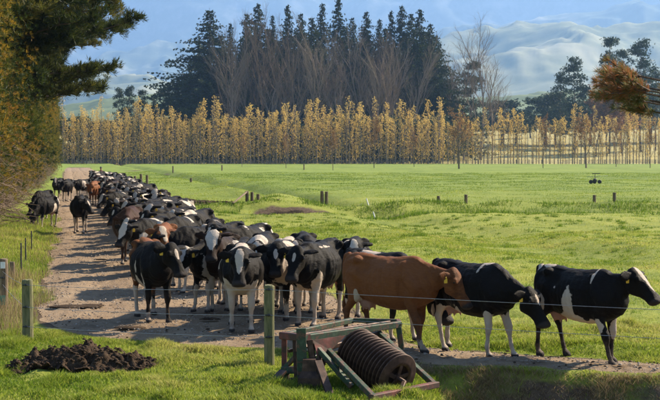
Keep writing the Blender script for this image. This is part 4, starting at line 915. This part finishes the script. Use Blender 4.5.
# tall rank grass on the spoil bank of the cross ditch
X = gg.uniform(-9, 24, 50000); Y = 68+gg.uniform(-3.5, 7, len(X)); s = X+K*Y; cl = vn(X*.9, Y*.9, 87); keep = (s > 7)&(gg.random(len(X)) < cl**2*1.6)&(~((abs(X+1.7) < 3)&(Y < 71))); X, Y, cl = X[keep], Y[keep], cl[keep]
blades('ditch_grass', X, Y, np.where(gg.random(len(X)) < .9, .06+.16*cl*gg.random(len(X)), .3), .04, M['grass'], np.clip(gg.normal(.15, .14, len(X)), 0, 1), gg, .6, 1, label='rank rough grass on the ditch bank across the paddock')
# stones and clods on the track
ico = [(0, 0, 1), (.9, 0, .4), (.28, .85, .45), (-.72, .53, .42), (-.72, -.53, .4), (.28, -.85, .45), (.72, .53, -.3), (-.28, .85, -.3), (-.9, 0, -.3), (-.28, -.85, -.3), (.72, -.53, -.3)]
icf = [(0, 1, 2), (0, 2, 3), (0, 3, 4), (0, 4, 5), (0, 5, 1), (1, 6, 2), (2, 6, 7), (2, 7, 3), (3, 7, 8), (3, 8, 4), (4, 8, 9), (4, 9, 5), (5, 9, 10), (5, 10, 1), (1, 10, 6)]
def stones(name, X, Y, r, mat, label, g, zoff=None):
    n = len(X); B = np.array(ico); a = g.uniform(0, 6.28, n); sc = r[:, None]*g.uniform(.6, 1.3, (n, 3))*[1, 1, .6]; v = B[None]*sc[:, None, :]*g.uniform(.75, 1.2, (n, 11, 1))
    x = v[..., 0]*np.cos(a)[:, None]-v[..., 1]*np.sin(a)[:, None]; y = v[..., 0]*np.sin(a)[:, None]+v[..., 1]*np.cos(a)[:, None]
    z = height(X, Y)+.04*sst(0, .5, roaddist(X, Y)) if zoff is None else zoff; V = np.stack([x+X[:, None], y+Y[:, None], v[..., 2]+z[:, None]+.018+.1*r[:, None]], -1).reshape(-1, 3)
    T = (np.array(icf)[None]+11*np.arange(n)[:, None, None]).reshape(-1, 3); return tag(link(name, mesh_np(name, V, T, None, [mat], False)), label, 'stones', kind='stuff')
X, Y = scatter(42000, 16.5, 60, gg, 1.05, 1.3); rd = roaddist(X, Y); k = rd > .02; X, Y = X[k], Y[k]
stones('gravel', X, Y, gg.uniform(.005, .018, len(X))*gg.choice([1, 1, 1, 1.6], len(X)), M['stone'], 'small loose stones scattered over the brown dirt track', gg)
X, Y = scatter(3800, 16.8, 45, gg, 1.05, 1.2); rd = roaddist(X, Y); k = (rd > -.15)&((rd < .35)|(vn(X*1.2, Y*1.2, 91) > .66)); X, Y = X[k], Y[k]
stones('clods', X, Y, gg.uniform(.008, .030, len(X)), M['soil'], 'dark clods and dung crumbs along the edge of the track', gg)
X = gg.uniform(-12, 0, 7000); Y = gg.normal(75, .8, 7000); k = (X+K*Y > 5.0)&(X+K*Y < 9.6); X, Y = X[k], Y[k]
stones('soil_heaps', X, Y, gg.uniform(.04, .15, len(X)), M['soil'], 'low heaps of dark clods thrown up beside the ditch head', gg)
# the dark earth mound in the foreground
mx, my = G(82, 366); nn = 150; xs = np.linspace(-1.5, 1.6, nn); ys = np.linspace(-.95, 1.0, 110); XX, YY = np.meshgrid(xs+mx, ys+my)
hh = np.zeros(XX.shape)-.06
for px, py, a_, b_, h_ in MOUND:
    x, y = G(px, py); q_ = 1-((XX-x)/(a_*1.12))**2-((YY-y)/(b_*1.12))**2; hh = np.maximum(hh, np.where(q_ > 0, 1.25*h_*np.abs(q_)**1.35, -.06))
hh = hh+np.clip(hh*1.3, 0, .12)*(.9*fbm(XX*5, YY*5, 4, 95)+.6*(vn(XX*16, YY*16, 96)-.5))*1.5
ZZ = height(XX, YY)+hh-.03
i = np.arange(XX.size).reshape(XX.shape); Q = np.stack([i[:-1, :-1], i[:-1, 1:], i[1:, 1:], i[1:, :-1]], -1).reshape(-1, 4)
md = link('soil_mound', mesh_np('soil_mound', np.stack([XX-mx, YY-my, ZZ], -1).reshape(-1, 3), None, Q, [M['soil']], True), None, (mx, my, 0))
tag(md, 'heap of dark crumbly earth in the grass at lower left', 'soil heap')
kk = gg.integers(0, XX.size, 3600); sel = hh.ravel()[kk] > .012; kk = kk[sel]
cl_ = stones('clod', XX.ravel()[kk]-mx+gg.normal(0, .015, len(kk)), YY.ravel()[kk]-my+gg.normal(0, .015, len(kk)), gg.uniform(.008, .034, len(kk)), M['soil'], None, gg, ZZ.ravel()[kk]-.01)
cl_.parent = md
del cl_['category']
X = gg.uniform(-.1, 1.5, 1600)+mx; Y = gg.uniform(-.5, .5, 1600)+my; k = (vn(X*4, Y*4, 97) > .55)&(in_mound(X, Y) < 1.3); X, Y = X[k], Y[k]
# dung pats on the track
for i_, (px, py, r) in enumerate(((72, 310, .36), (90, 309, .2), (128, 332, .2), (210, 323, .14), (100, 262, .16))):
    x, y = G(px, py); mb = MB(); q = random.Random(i_); n = 18; rad = [r*q.uniform(.7, 1.15) for _ in range(n)]
    mb.loft([[(rad[k]*f*math.cos(2*math.pi*k/n)*1.3, rad[k]*f*math.sin(2*math.pi*k/n)*.75, z) for k in range(n)] for f, z in ((1, 0), (.93, .014), (.7, .025), (.35, .032), (.05, .03))])
    o = mb.build('dung_pat', M['soil'], None, True); o.location = (x, y, gz(x, y)+.010+lift_(x, y))
    tag(o, 'dark flattened dung pat lying on the bare brown track', 'dung', 'dung pats on the track')

# ------------------------------------------------------------------ fences
def post(px, base, top, r, mat, name='fence_post', round_=True, lean=(0, 0), Yo=None):
    x, y = G(px, base) if Yo is None else ((px-330)/F*Yo, Yo); z0 = gz(x, y); H = CH-(top-HY)*y/F-z0
    e = link(name, None, None, (x, y, z0)); e.empty_display_size = .2; mb = MB(); n = 14; q = random.Random(int(px*7+base)); ring = lambda z, f: [(lean[0]*z+r*f*(1+.05*q.uniform(-1, 1))*math.cos(2*math.pi*k/n), lean[1]*z+r*f*(1+.05*q.uniform(-1, 1))*math.sin(2*math.pi*k/n), z+(q.uniform(-.006, .006) if z > H*.9 else 0)) for k in range(n)]
    mb.loft([ring(-.3, 1.02), ring(0, 1.02), ring(H*.3, 1.0), ring(H*.6, .99), ring(H*.85, .985), ring(H-.015, .97), ring(H, .88)]); mb.build('shaft', mat, e); return e, H, (x, y, z0)
def insulator(e, z, r, side=-1):
    mb = MB(); mb.lathe([(.010, 0), (.018, .004), (.018, .012), (.010, .016), (.010, .028), (.020, .032), (.020, .042), (.006, .048)], (0, -r, z), (0, -1, .1), 12); mb.tube([(-.05, -r-.02, z), (.05, -r-.02, z)], .010, 8); mb.build('insulator', M['insul'], e)
WIRES = (1.0, .70, .42)
pA, HA, A = post(269, 368, 285.5, .072, M['post']); tag(pA, 'squared green weathered fence post standing beside the rusty roller', 'fence post', 'posts of the wire fence in front')
pB, HB, B = post(26.5, 344, 280, .085, M['post']); tag(pB, 'greenish weathered round fence post left of the soil heap', 'fence post', 'posts of the wire fence in front')
pC, HC, C_ = post(3, 314, 259, .075, M['post_brown']); tag(pC, 'brown fence post at the left picture edge carrying a white and a teal tag', 'fence post', 'posts of the wire fence in front')
for e, z, r in ((pA, 1.05, .072), (pA, .70, .072), (pA, .40, .072), (pB, .86, .085), (pB, .52, .085), (pB, .22, .085)): insulator(e, z, r)
mb = MB(); mb.loft([[(-.04, -.085, z0_), (.045, -.085, z0_), (.045, -.08, z0_), (-.04, -.08, z0_)] for z0_ in (HC-.17, HC-.05)]); mb.build('white_tag', M['white'], pC)
mb = MB(); mb.loft([[(-.05, -.088, z0_), (.04, -.088, z0_), (.04, -.082, z0_), (-.05, -.082, z0_)] for z0_ in (.1, .28)]); mb.build('teal_tag', M['teal'], pC); insulator(pC, .6, .075)
pD, HD, D_ = post(11.5, 284, 262, .06, M['post_brown']); tag(pD, 'short brown post between the left edge post and the thin stakes', 'fence post')
for px, base, top in ((20.5, 275, 243), (25, 264, 238), (31, 253, 231), (7, 287, 264)):
    x, y = G(px, base); z0 = gz(x, y); H = CH-(top-HY)*y/F-z0; mb = MB(); mb.bar((0, 0, -.2), (0, 0, H), .035, .03); mb.bar((0, -.02, H*.9), (0, -.045, H*.9), .02, .02)
    o = mb.build('stake', M['stake']); o.location = (x, y, z0); tag(o, {20.5: 'tallest dark stake on the verge, nearest of the row', 25: 'middle dark stake on the grass verge', 31: 'farthest thin dark stake on the grass verge', 7: 'low dark stake beside the short brown post'}[px], 'stake', 'thin stakes along the verge')
def wire(name, pts, sag, label, r=.0032):
    mb = MB(); P = []
    for a, b in zip(pts[:-1], pts[1:]):
        a = Vector(a); b = Vector(b)
        for k in range(13): t = k/12; P.append(a.lerp(b, t)-Vector((0, 0, sag*4*t*(1-t)))) if (k or not P) else None
    mb.tube(P, r, 5); return tag(mb.build(name, M['wire']), label, 'wire', 'wires of the front fence')
Rt = (8.2, 14.6)
for k, (za, zb, zc, zr, lab) in enumerate(((1.05, .86, .9, .98, 'top'), (.70, .52, .6, .62, 'middle'), (.40, .22, .3, .30, 'lowest'))):
    if k == 2: wire('fence_wire', [(B[0], B[1]-.105, B[2]+zb), (A[0], A[1]-.092, A[2]+za)], .02, lab+' plain fence wire, between the two front posts'); continue
    wire('fence_wire', [(C_[0], C_[1]-.09, C_[2]+zc*.8), (B[0], B[1]-.105, B[2]+zb), (A[0], A[1]-.092, A[2]+za), (Rt[0], Rt[1], zr)], .03, lab+' plain wire of the fence running across the cows')
er, He, E_ = post(330+8.2/14.6*F, 0, 280, .075, M['post'], Yo=14.6); tag(er, 'fence post beyond the right picture edge where the wires end', 'fence post')
# far posts of the drain and paddock fences
far = [(247, 206, 191), (252, 206, 192), (258, 207, 194), (322, 206, 191), (326.5, 206, 191.5), (141, 188, 174), (147, 188, 175), (135, 186, 176), (438.5, 206, 196), (466, 206, 194.5), (594.5, 205, 195), (614.5, 206, 192.5), (173, 171.5, 166), (191, 184, 178), (278, 207, 199), (222, 171, 165), (304, 170, 164)]
flab = ['leftmost of the three posts at the left end of the cross ditch', 'middle of the three posts at the left end of the cross ditch', 'rightmost short post at the left end of the cross ditch', 'left one of the two posts at the right end of the ditch', 'right one of the two posts at the right end of the ditch',
        'taller post of the pair right behind the tail of the herd', 'right post of the pair behind the tail of the herd', 'short post left of the pair behind the herd tail', 'shorter pale post standing alone on the ditch bank, middle right', 'darker post standing on the ditch bank, middle right',
        'thin short post on the ditch bank below the irrigator', 'dark post on the ditch bank right of the irrigator', 'small far post near the belt at left', 'low post in the far grass at left', 'thin post in front of the dark ditch cut', 'far thin post before the left poplars', 'far thin post before the grove']
for (px, b_, t_), lab in zip(far, flab):
    Yf = F*CH/(b_-HY); e, H, p_ = post(px, b_, t_, .095 if b_ > 190 else .12, M['post_brown']); tag(e, lab, 'fence post', 'posts far out in the paddock')
a = G(233, 208); b = (A[0], 0); mb = MB(); pa = (a[0], a[1], gz(*a)+.05); q_ = G(247, 206); mb.tube([(0, 0, 0), (q_[0]-a[0], q_[1]-a[1], .55)], .05, 8); o = mb.build('brace_rail', M['post_brown']); o.location = pa; tag(o, 'slanting brace rail against the left ditch posts', 'rail')
for px, py in ((369, 207), (376, 212)):
    x, y = G(px, py); mb = MB(); mb.bar((0, 0, -.1), (-.14, .05, .36), .07, .06); mb.bar((-.141, .05, .362), (-.15, .05, .40), .05, .04); o = mb.build('marker_peg', M['white']); o.location = (x, y, gz(x, y)); tag(o, 'white leaning peg in the grass, ' + ('left and farther one of two' if px < 372 else 'right and nearer one of two'), 'peg', 'white pegs near the ditch')
# fence line at the foot of the poplars
mb = MB(); Yb = 417
fe = link('belt_fence', None, None, (0, Yb, 0)); 
for z in (.45, .85, 1.25): mb.bar((-86, 0, z), (110, 0, z), .07, .11)
mb.build('rail', M['post_brown'], fe)
pm = MB(); pm.bar((0, 0, -.2), (0, 0, 1.45), .2, .2); pme = pm.mesh('belt_post', M['post_brown'])
for k in range(49): link('post', pme, fe, (-86+k*4.05, .17, 0))
tag(fe, 'low rail fence along the foot of the poplar belt', 'fence')

# ------------------------------------------------------------------ ring roller with its frame
ro = link('farm_roller', None, None, (0, 16.4, gz(0, 16.4))); ro.empty_display_size = .3
tag(ro, 'old farm ring roller in a tilted green and red steel frame lying in the grass', 'farm roller')
O = Vector(ro.location)
def L3(px, py, Yv): x, z = XZ(px, py, Yv); return Vector((x, Yv, z))-O
def bar(name, a, b, w, h, mat, up=(0, 0, 1)): mb = MB(); mb.bar(a, b, w, h, up); return mb.build(name, M[mat], ro)
FLc, FA, FB, FE, FD = L3(284, 336, 16.3), L3(304, 339, 15.9), L3(400, 325, 17.2), L3(398, 322, 17.6), L3(352, 321, 17.7)
bar('top_rail', FA, FB, .07, .085, 'green'); bar('top_rail', FLc, FD, .07, .07, 'green'); bar('top_rail', FD+Vector((0, 0, .003)), FE, .06, .06, 'green'); bar('cross_rail', FE, FB, .06, .07, 'red')
bar('cross_rail', FLc+Vector((-.03, 0, 0)), FA+Vector((.05, 0, 0)), .09, .09, 'red'); bar('inner_rail', FLc+Vector((.16, -.08, .0)), FD+Vector((.5, -.22, -.0)), .05, .05, 'rust')
g0 = -.02
def down(p, z): return Vector((p.x, p.y, z))
bar('leg', FLc+Vector((0, .04, 0)), down(FLc, g0), .07, .07, 'red'); bar('leg', FA+Vector((.07, 0, -.02)), down(FA, g0)+Vector((.16, -.02, 0)), .08, .08, 'rust')
bar('upright', L3(301, 329, 15.84), L3(302, 378, 15.84), .12, .05, 'green', (0, 1, 0)); bar('leg', FB+Vector((-.02, -.0, 0)), L3(402, 350, 17.2), .075, .075, 'green')
bar('side_rail', L3(283, 371, 16.25), L3(322, 371, 15.85), .08, .09, 'green'); bar('side_rail', L3(283, 372, 16.25), L3(285, 388, 16.25), .14, .12, 'green')
bar('diagonal_brace', L3(312, 343, 15.95), L3(352, 388, 15.6), .07, .06, 'green'); bar('diagonal_brace', L3(306, 346, 16.1), L3(282, 372, 16.3), .06, .05, 'green'); bar('diagonal_brace', L3(303, 378, 15.95), L3(327, 350, 16.2), .05, .05, 'rust')
U1, U2, L1, L2 = L3(326, 349, 16.1), L3(379, 334, 16.95), L3(374, 399, 14.95), L3(435, 386, 15.85)
bar('drum_frame', U1, L1, .07, .07, 'green'); bar('drum_frame', U2, L2, .07, .07, 'green'); bar('end_rail', L1+Vector((-.03, -.02, 0)), L2+Vector((.03, .02, 0)), .085, .075, 'red'); bar('cross_rail', U1, U2, .06, .06, 'rust')
mb = MB(); a_, b_, c_ = L3(313, 341, 15.83), L3(346, 336, 16.25), L3(322, 372, 15.83); mb.loft([[a_+Vector((0, d, 0)), b_+Vector((0, d, 0)), (b_+c_)/2+Vector((-.04, d, .03)), c_+Vector((.01, d, 0)), c_+Vector((-.02, d, 0))] for d in (0, .012)]); mb.build('gusset_plate', M['red'], ro)
c0 = L3(354, 351, 16.35); c1 = L3(399, 380, 15.72); axd = (c1-c0).normalized(); Ld = (c1-c0).length; NR = 14
mb = MB(); mb.lathe([(.03, -.10), (.03, 0), (.03, Ld), (.03, Ld+.12)], c0, axd, 12); mb.build('axle', M['rust'], ro, True)
rm = MB(); st = Ld/NR; rm.lathe([(.17, 0), (.205, 0), (.225, st*.14), (.292, st*.36), (.305, st*.44), (.305, st*.52), (.292, st*.60), (.225, st*.82), (.205, st*.94), (.17, st*.94), (.16, st*.5), (.17, 0.001)], (0, 0, 0), (0, 0, 1), 40)
rme = rm.mesh('ring', M['rust'], True); qz = axd.to_track_quat('Z', 'Y')
for k in range(NR):
    o = link('ring', rme, ro, c0+axd*st*k+Vector((random.uniform(-.004, .004), 0, random.uniform(-.004, .004)))); o.rotation_euler = qz.to_euler()
for t in (.02, .98):
    mb = MB(); cc = c0+axd*Ld*t; r1 = axd.cross(Vector((0, 0, 1))).normalized(); u1 = r1.cross(axd)
    for k in range(5): a = 2*math.pi*k/5+.4; mb.bar(cc, cc+(r1*math.cos(a)+u1*math.sin(a))*.19, .05, .02, axd)
    mb.lathe([(.055, -.03), (.055, .03)], cc, axd, 12); mb.build('spoke_wheel', M['rust'], ro)
for a_, b_ in ((L1.lerp(U1, .12), c1-axd*.02+Vector((-.02, 0, -.02))), (L2.lerp(U2, .12), c1-axd*.02+Vector((.02, 0, -.02)))): pass
bar('stay', L3(288, 352, 16.25), L3(330, 341, 16.6), .04, .04, 'rust'); bar('stay', L3(294, 340, 16.1), L3(296, 386, 16.05), .045, .045, 'rust'); bar('cross_rail', L3(290, 381, 16.1), L3(326, 383, 15.8), .06, .05, 'rust')
mb = MB(); mb.tube([tuple(L3(330, 345, 16.4)), tuple(L3(318, 352, 16.2)), tuple(L3(311, 365, 15.9)), tuple(L3(316, 380, 15.7))], .014, 8); mb.build('hose', M['insul'], ro, True)
bar('bearing_arm', L1.lerp(L2, .42), c1+axd*.10, .05, .05, 'rust')
mb = MB(); p0 = L3(309, 388, 15.75); mb.loft([[p0+Vector((dx*f, dy*f, z)) for dx, dy in ((-.14, -.1), (.14, -.12), (.15, .1), (-.12, .12))] for f, z in ((1, -.05), (.98, .12), (.62, .2), (.55, .34))]); mb.build('hitch_block', M['rust'], ro)
bar('prop_plank', L3(318, 362, 15.7), L3(330, 396, 15.4), .10, .035, 'rust'); bar('prop_plank', L3(283, 372, 16.1), L3(268, 388, 15.9), .12, .03, 'rust')
for p_ in (FA, FB, FLc, FD, U1, U2): mb = MB(); mb.lathe([(.018, 0), (.018, .014), (.008, .018)], p_+Vector((0, -.036, .0)), (0, -1, 0), 6); mb.build('bolt', M['rust'], ro)

# ------------------------------------------------------------------ irrigator far out in the paddock
x, y = G(595, 184.5); ir = link('irrigator', None, None, (x, y, gz(x, y))); ir.scale = (.5, .5, .5); tag(ir, 'small dark wheeled travelling irrigator with a raised boom out in the paddock', 'irrigator')
wb = MB(); wb.lathe([(.16, -.09), (.34, -.11), (.40, -.05), (.40, .05), (.34, .11), (.16, .09), (.15, 0)], (0, 0, 0), (0, 1, 0), 20); wm = wb.mesh('wheel', M['insul'], True)
for dx, dy in ((-.85, -.3), (.85, -.3), (.1, .9)): link('wheel', wm, ir, (dx, dy, .40))
def ib(n, a, b, w, h=None, m='stake'): mb = MB(); mb.bar(a, b, w, h or w); mb.build(n, M[m], ir)
ib('axle', (-.85, -.3, .42), (.85, -.3, .42), .10); ib('chassis', (0, -.4, .5), (.1, .9, .5), .35, .3); ib('strut', (-.75, -.3, .45), (0, 0, 1.0), .07); ib('strut', (.75, -.3, .45), (0, 0, 1.0), .07); ib('mast', (0, 0, .5), (0, 0, 2.0), .10); ib('boom', (-1.6, 0, 1.36), (2.6, .2, 1.62), .05, .05, 'wire'); ib('top_boom', (-.6, 0, 2.0), (1.0, 0, 2.02), .14)
mb = MB(); mb.lathe([(.02, -.35), (.30, -.30), (.34, 0), (.30, .30), (.02, .35)], (0, 0, .72), (1, 0, 0), 16); mb.build('hose_reel', M['stake'], ir, True)

# ------------------------------------------------------------------ rider behind the herd
x, y = G(101, 186); qb = link('quad_bike', None, None, (x, y, gz(x, y)+.02), (0, 0, R(-100))); tag(qb, 'dark farm quad bike following the tail of the herd', 'quad bike')
wb = MB(); wb.lathe([(.10, -.10), (.24, -.12), (.29, -.06), (.29, .06), (.24, .12), (.10, .10)], (0, 0, 0), (0, 1, 0), 18); wm = wb.mesh('wheel', M['insul'], True)
for dx in (-.6, .6):
    for dy in (-.42, .42): link('wheel', wm, qb, (dx, dy, .29))
mb = MB(); mb.loft([[(xx, w*math.cos(a), zc+h*math.sin(a)) for a in [2*math.pi*k/12 for k in range(12)]] for xx, w, zc, h in ((-.8, .2, .58, .1), (-.6, .3, .6, .16), (-.1, .2, .55, .2), (.35, .24, .6, .2), (.7, .28, .62, .15), (.88, .12, .58, .08))]); mb.build('bodywork', M['darkpaint'] if 'darkpaint' in M else M['stake'], qb, True)
for dx in (-.6, .6): mb = MB(); mb.bar((dx-.28, 0, .68), (dx+.28, 0, .70), 1.02, .05); mb.build('fender', M['stake'], qb)
mb = MB(); mb.bar((-.55, 0, .78), (.1, 0, .80), .3, .1); mb.build('seat', M['insul'], qb)
mb = MB(); mb.tube([(.3, 0, .7), (.22, 0, 1.0)], .03); mb.tube([(.1, -.38, 1.04), (.22, -.15, 1.0), (.22, .15, 1.0), (.1, .38, 1.04)], .02); mb.build('handlebar', M['insul'], qb)
for dy in (-.14, .14): mb = MB(); mb.lathe([(.07, 0), (.07, .03), (.02, .04)], (.86, dy, .62), (1, 0, 0), 10); mb.build('headlight', M['white'], qb)
jk = grainy('reddish_jacket', [(.3, (.16, .055, .045)), (.7, (.26, .10, .075))], 9, .85); sk = grainy('skin', [(.3, (.34, .18, .12)), (.7, (.42, .24, .16))], 9, .6); tr_ = grainy('dark_trousers', [(.3, (.02, .022, .026)), (.7, (.05, .05, .055))], 9, .85)
mb = MB()
mb.tube([(-.22, 0, .86), (-.18, 0, 1.0), (-.12, 0, 1.2), (-.06, 0, 1.36), (-.04, 0, 1.44), (-.02, 0, 1.50)], [.17, .165, .18, .17, .10, .06], 14); mb.tube([(-.02, 0, 1.48), (0, 0, 1.55), (.015, 0, 1.64), (.01, 0, 1.72), (0, 0, 1.755)], [.058, .075, .093, .08, .03], 12); mb.tube([(.09, 0, 1.62), (.115, 0, 1.61)], [.02, .012], 6)
for sg in (1, -1):
    mb.tube([(-.07, .13*sg, 1.38), (-.02, .25*sg, 1.24), (.0, .29*sg, 1.12), (.10, .34*sg, 1.07), (.14, .35*sg, 1.05), (.18, .34*sg, 1.03)], [.075, .062, .052, .042, .035, .04], 10)
    for q in range(4): mb.tube([(.16, (.31+.022*q)*sg, 1.05), (.21, (.31+.022*q)*sg, 1.045), (.215, (.31+.022*q)*sg, 1.01)], [.010, .009, .008], 6)
    mb.tube([(-.2, .1*sg, .88), (.02, .22*sg, .92), (.20, .27*sg, .88), (.17, .28*sg, .60), (.13, .28*sg, .42), (.14, .28*sg, .36), (.30, .28*sg, .34)], [.12, .10, .075, .06, .045, .05, .035], 10)
me = mb.mesh('person_body', [tr_, jk, sk]); o = link('tmp', me); md_ = o.modifiers.new('r', 'REMESH'); md_.mode = 'VOXEL'; md_.voxel_size = .016; o.modifiers.new('s', 'SMOOTH').iterations = 2
ev = bpy.data.meshes.new_from_object(o.evaluated_get(bpy.context.evaluated_depsgraph_get())); bpy.data.objects.remove(o); ev.name = 'person_body'
ev.materials.clear(); [ev.materials.append(m_) for m_ in (tr_, jk, sk)]
for p in ev.polygons: c = p.center; p.material_index = 2 if c.z > 1.475 or (c.x > .12 and c.z > .98) else (1 if c.z > .96 and c.z > 1.02-.25*(c.x+.2) else 0); p.use_smooth = True
pe = link('person', None, None, qb.location, qb.rotation_euler); link('body', ev, pe)
mb = MB(); mb.lathe([(.099, 0), (.107, .02), (.10, .09), (.06, .13), (.01, .14)], (.005, 0, 1.655), (-.08, 0, 1), 14); mb.tube([(.06, 0, 1.68), (.15, 0, 1.665)], [.07, .05], 8); mb.build('cap', M['insul'], pe, True)
tag(pe, 'person in a reddish jacket and dark cap riding behind the herd', 'person')
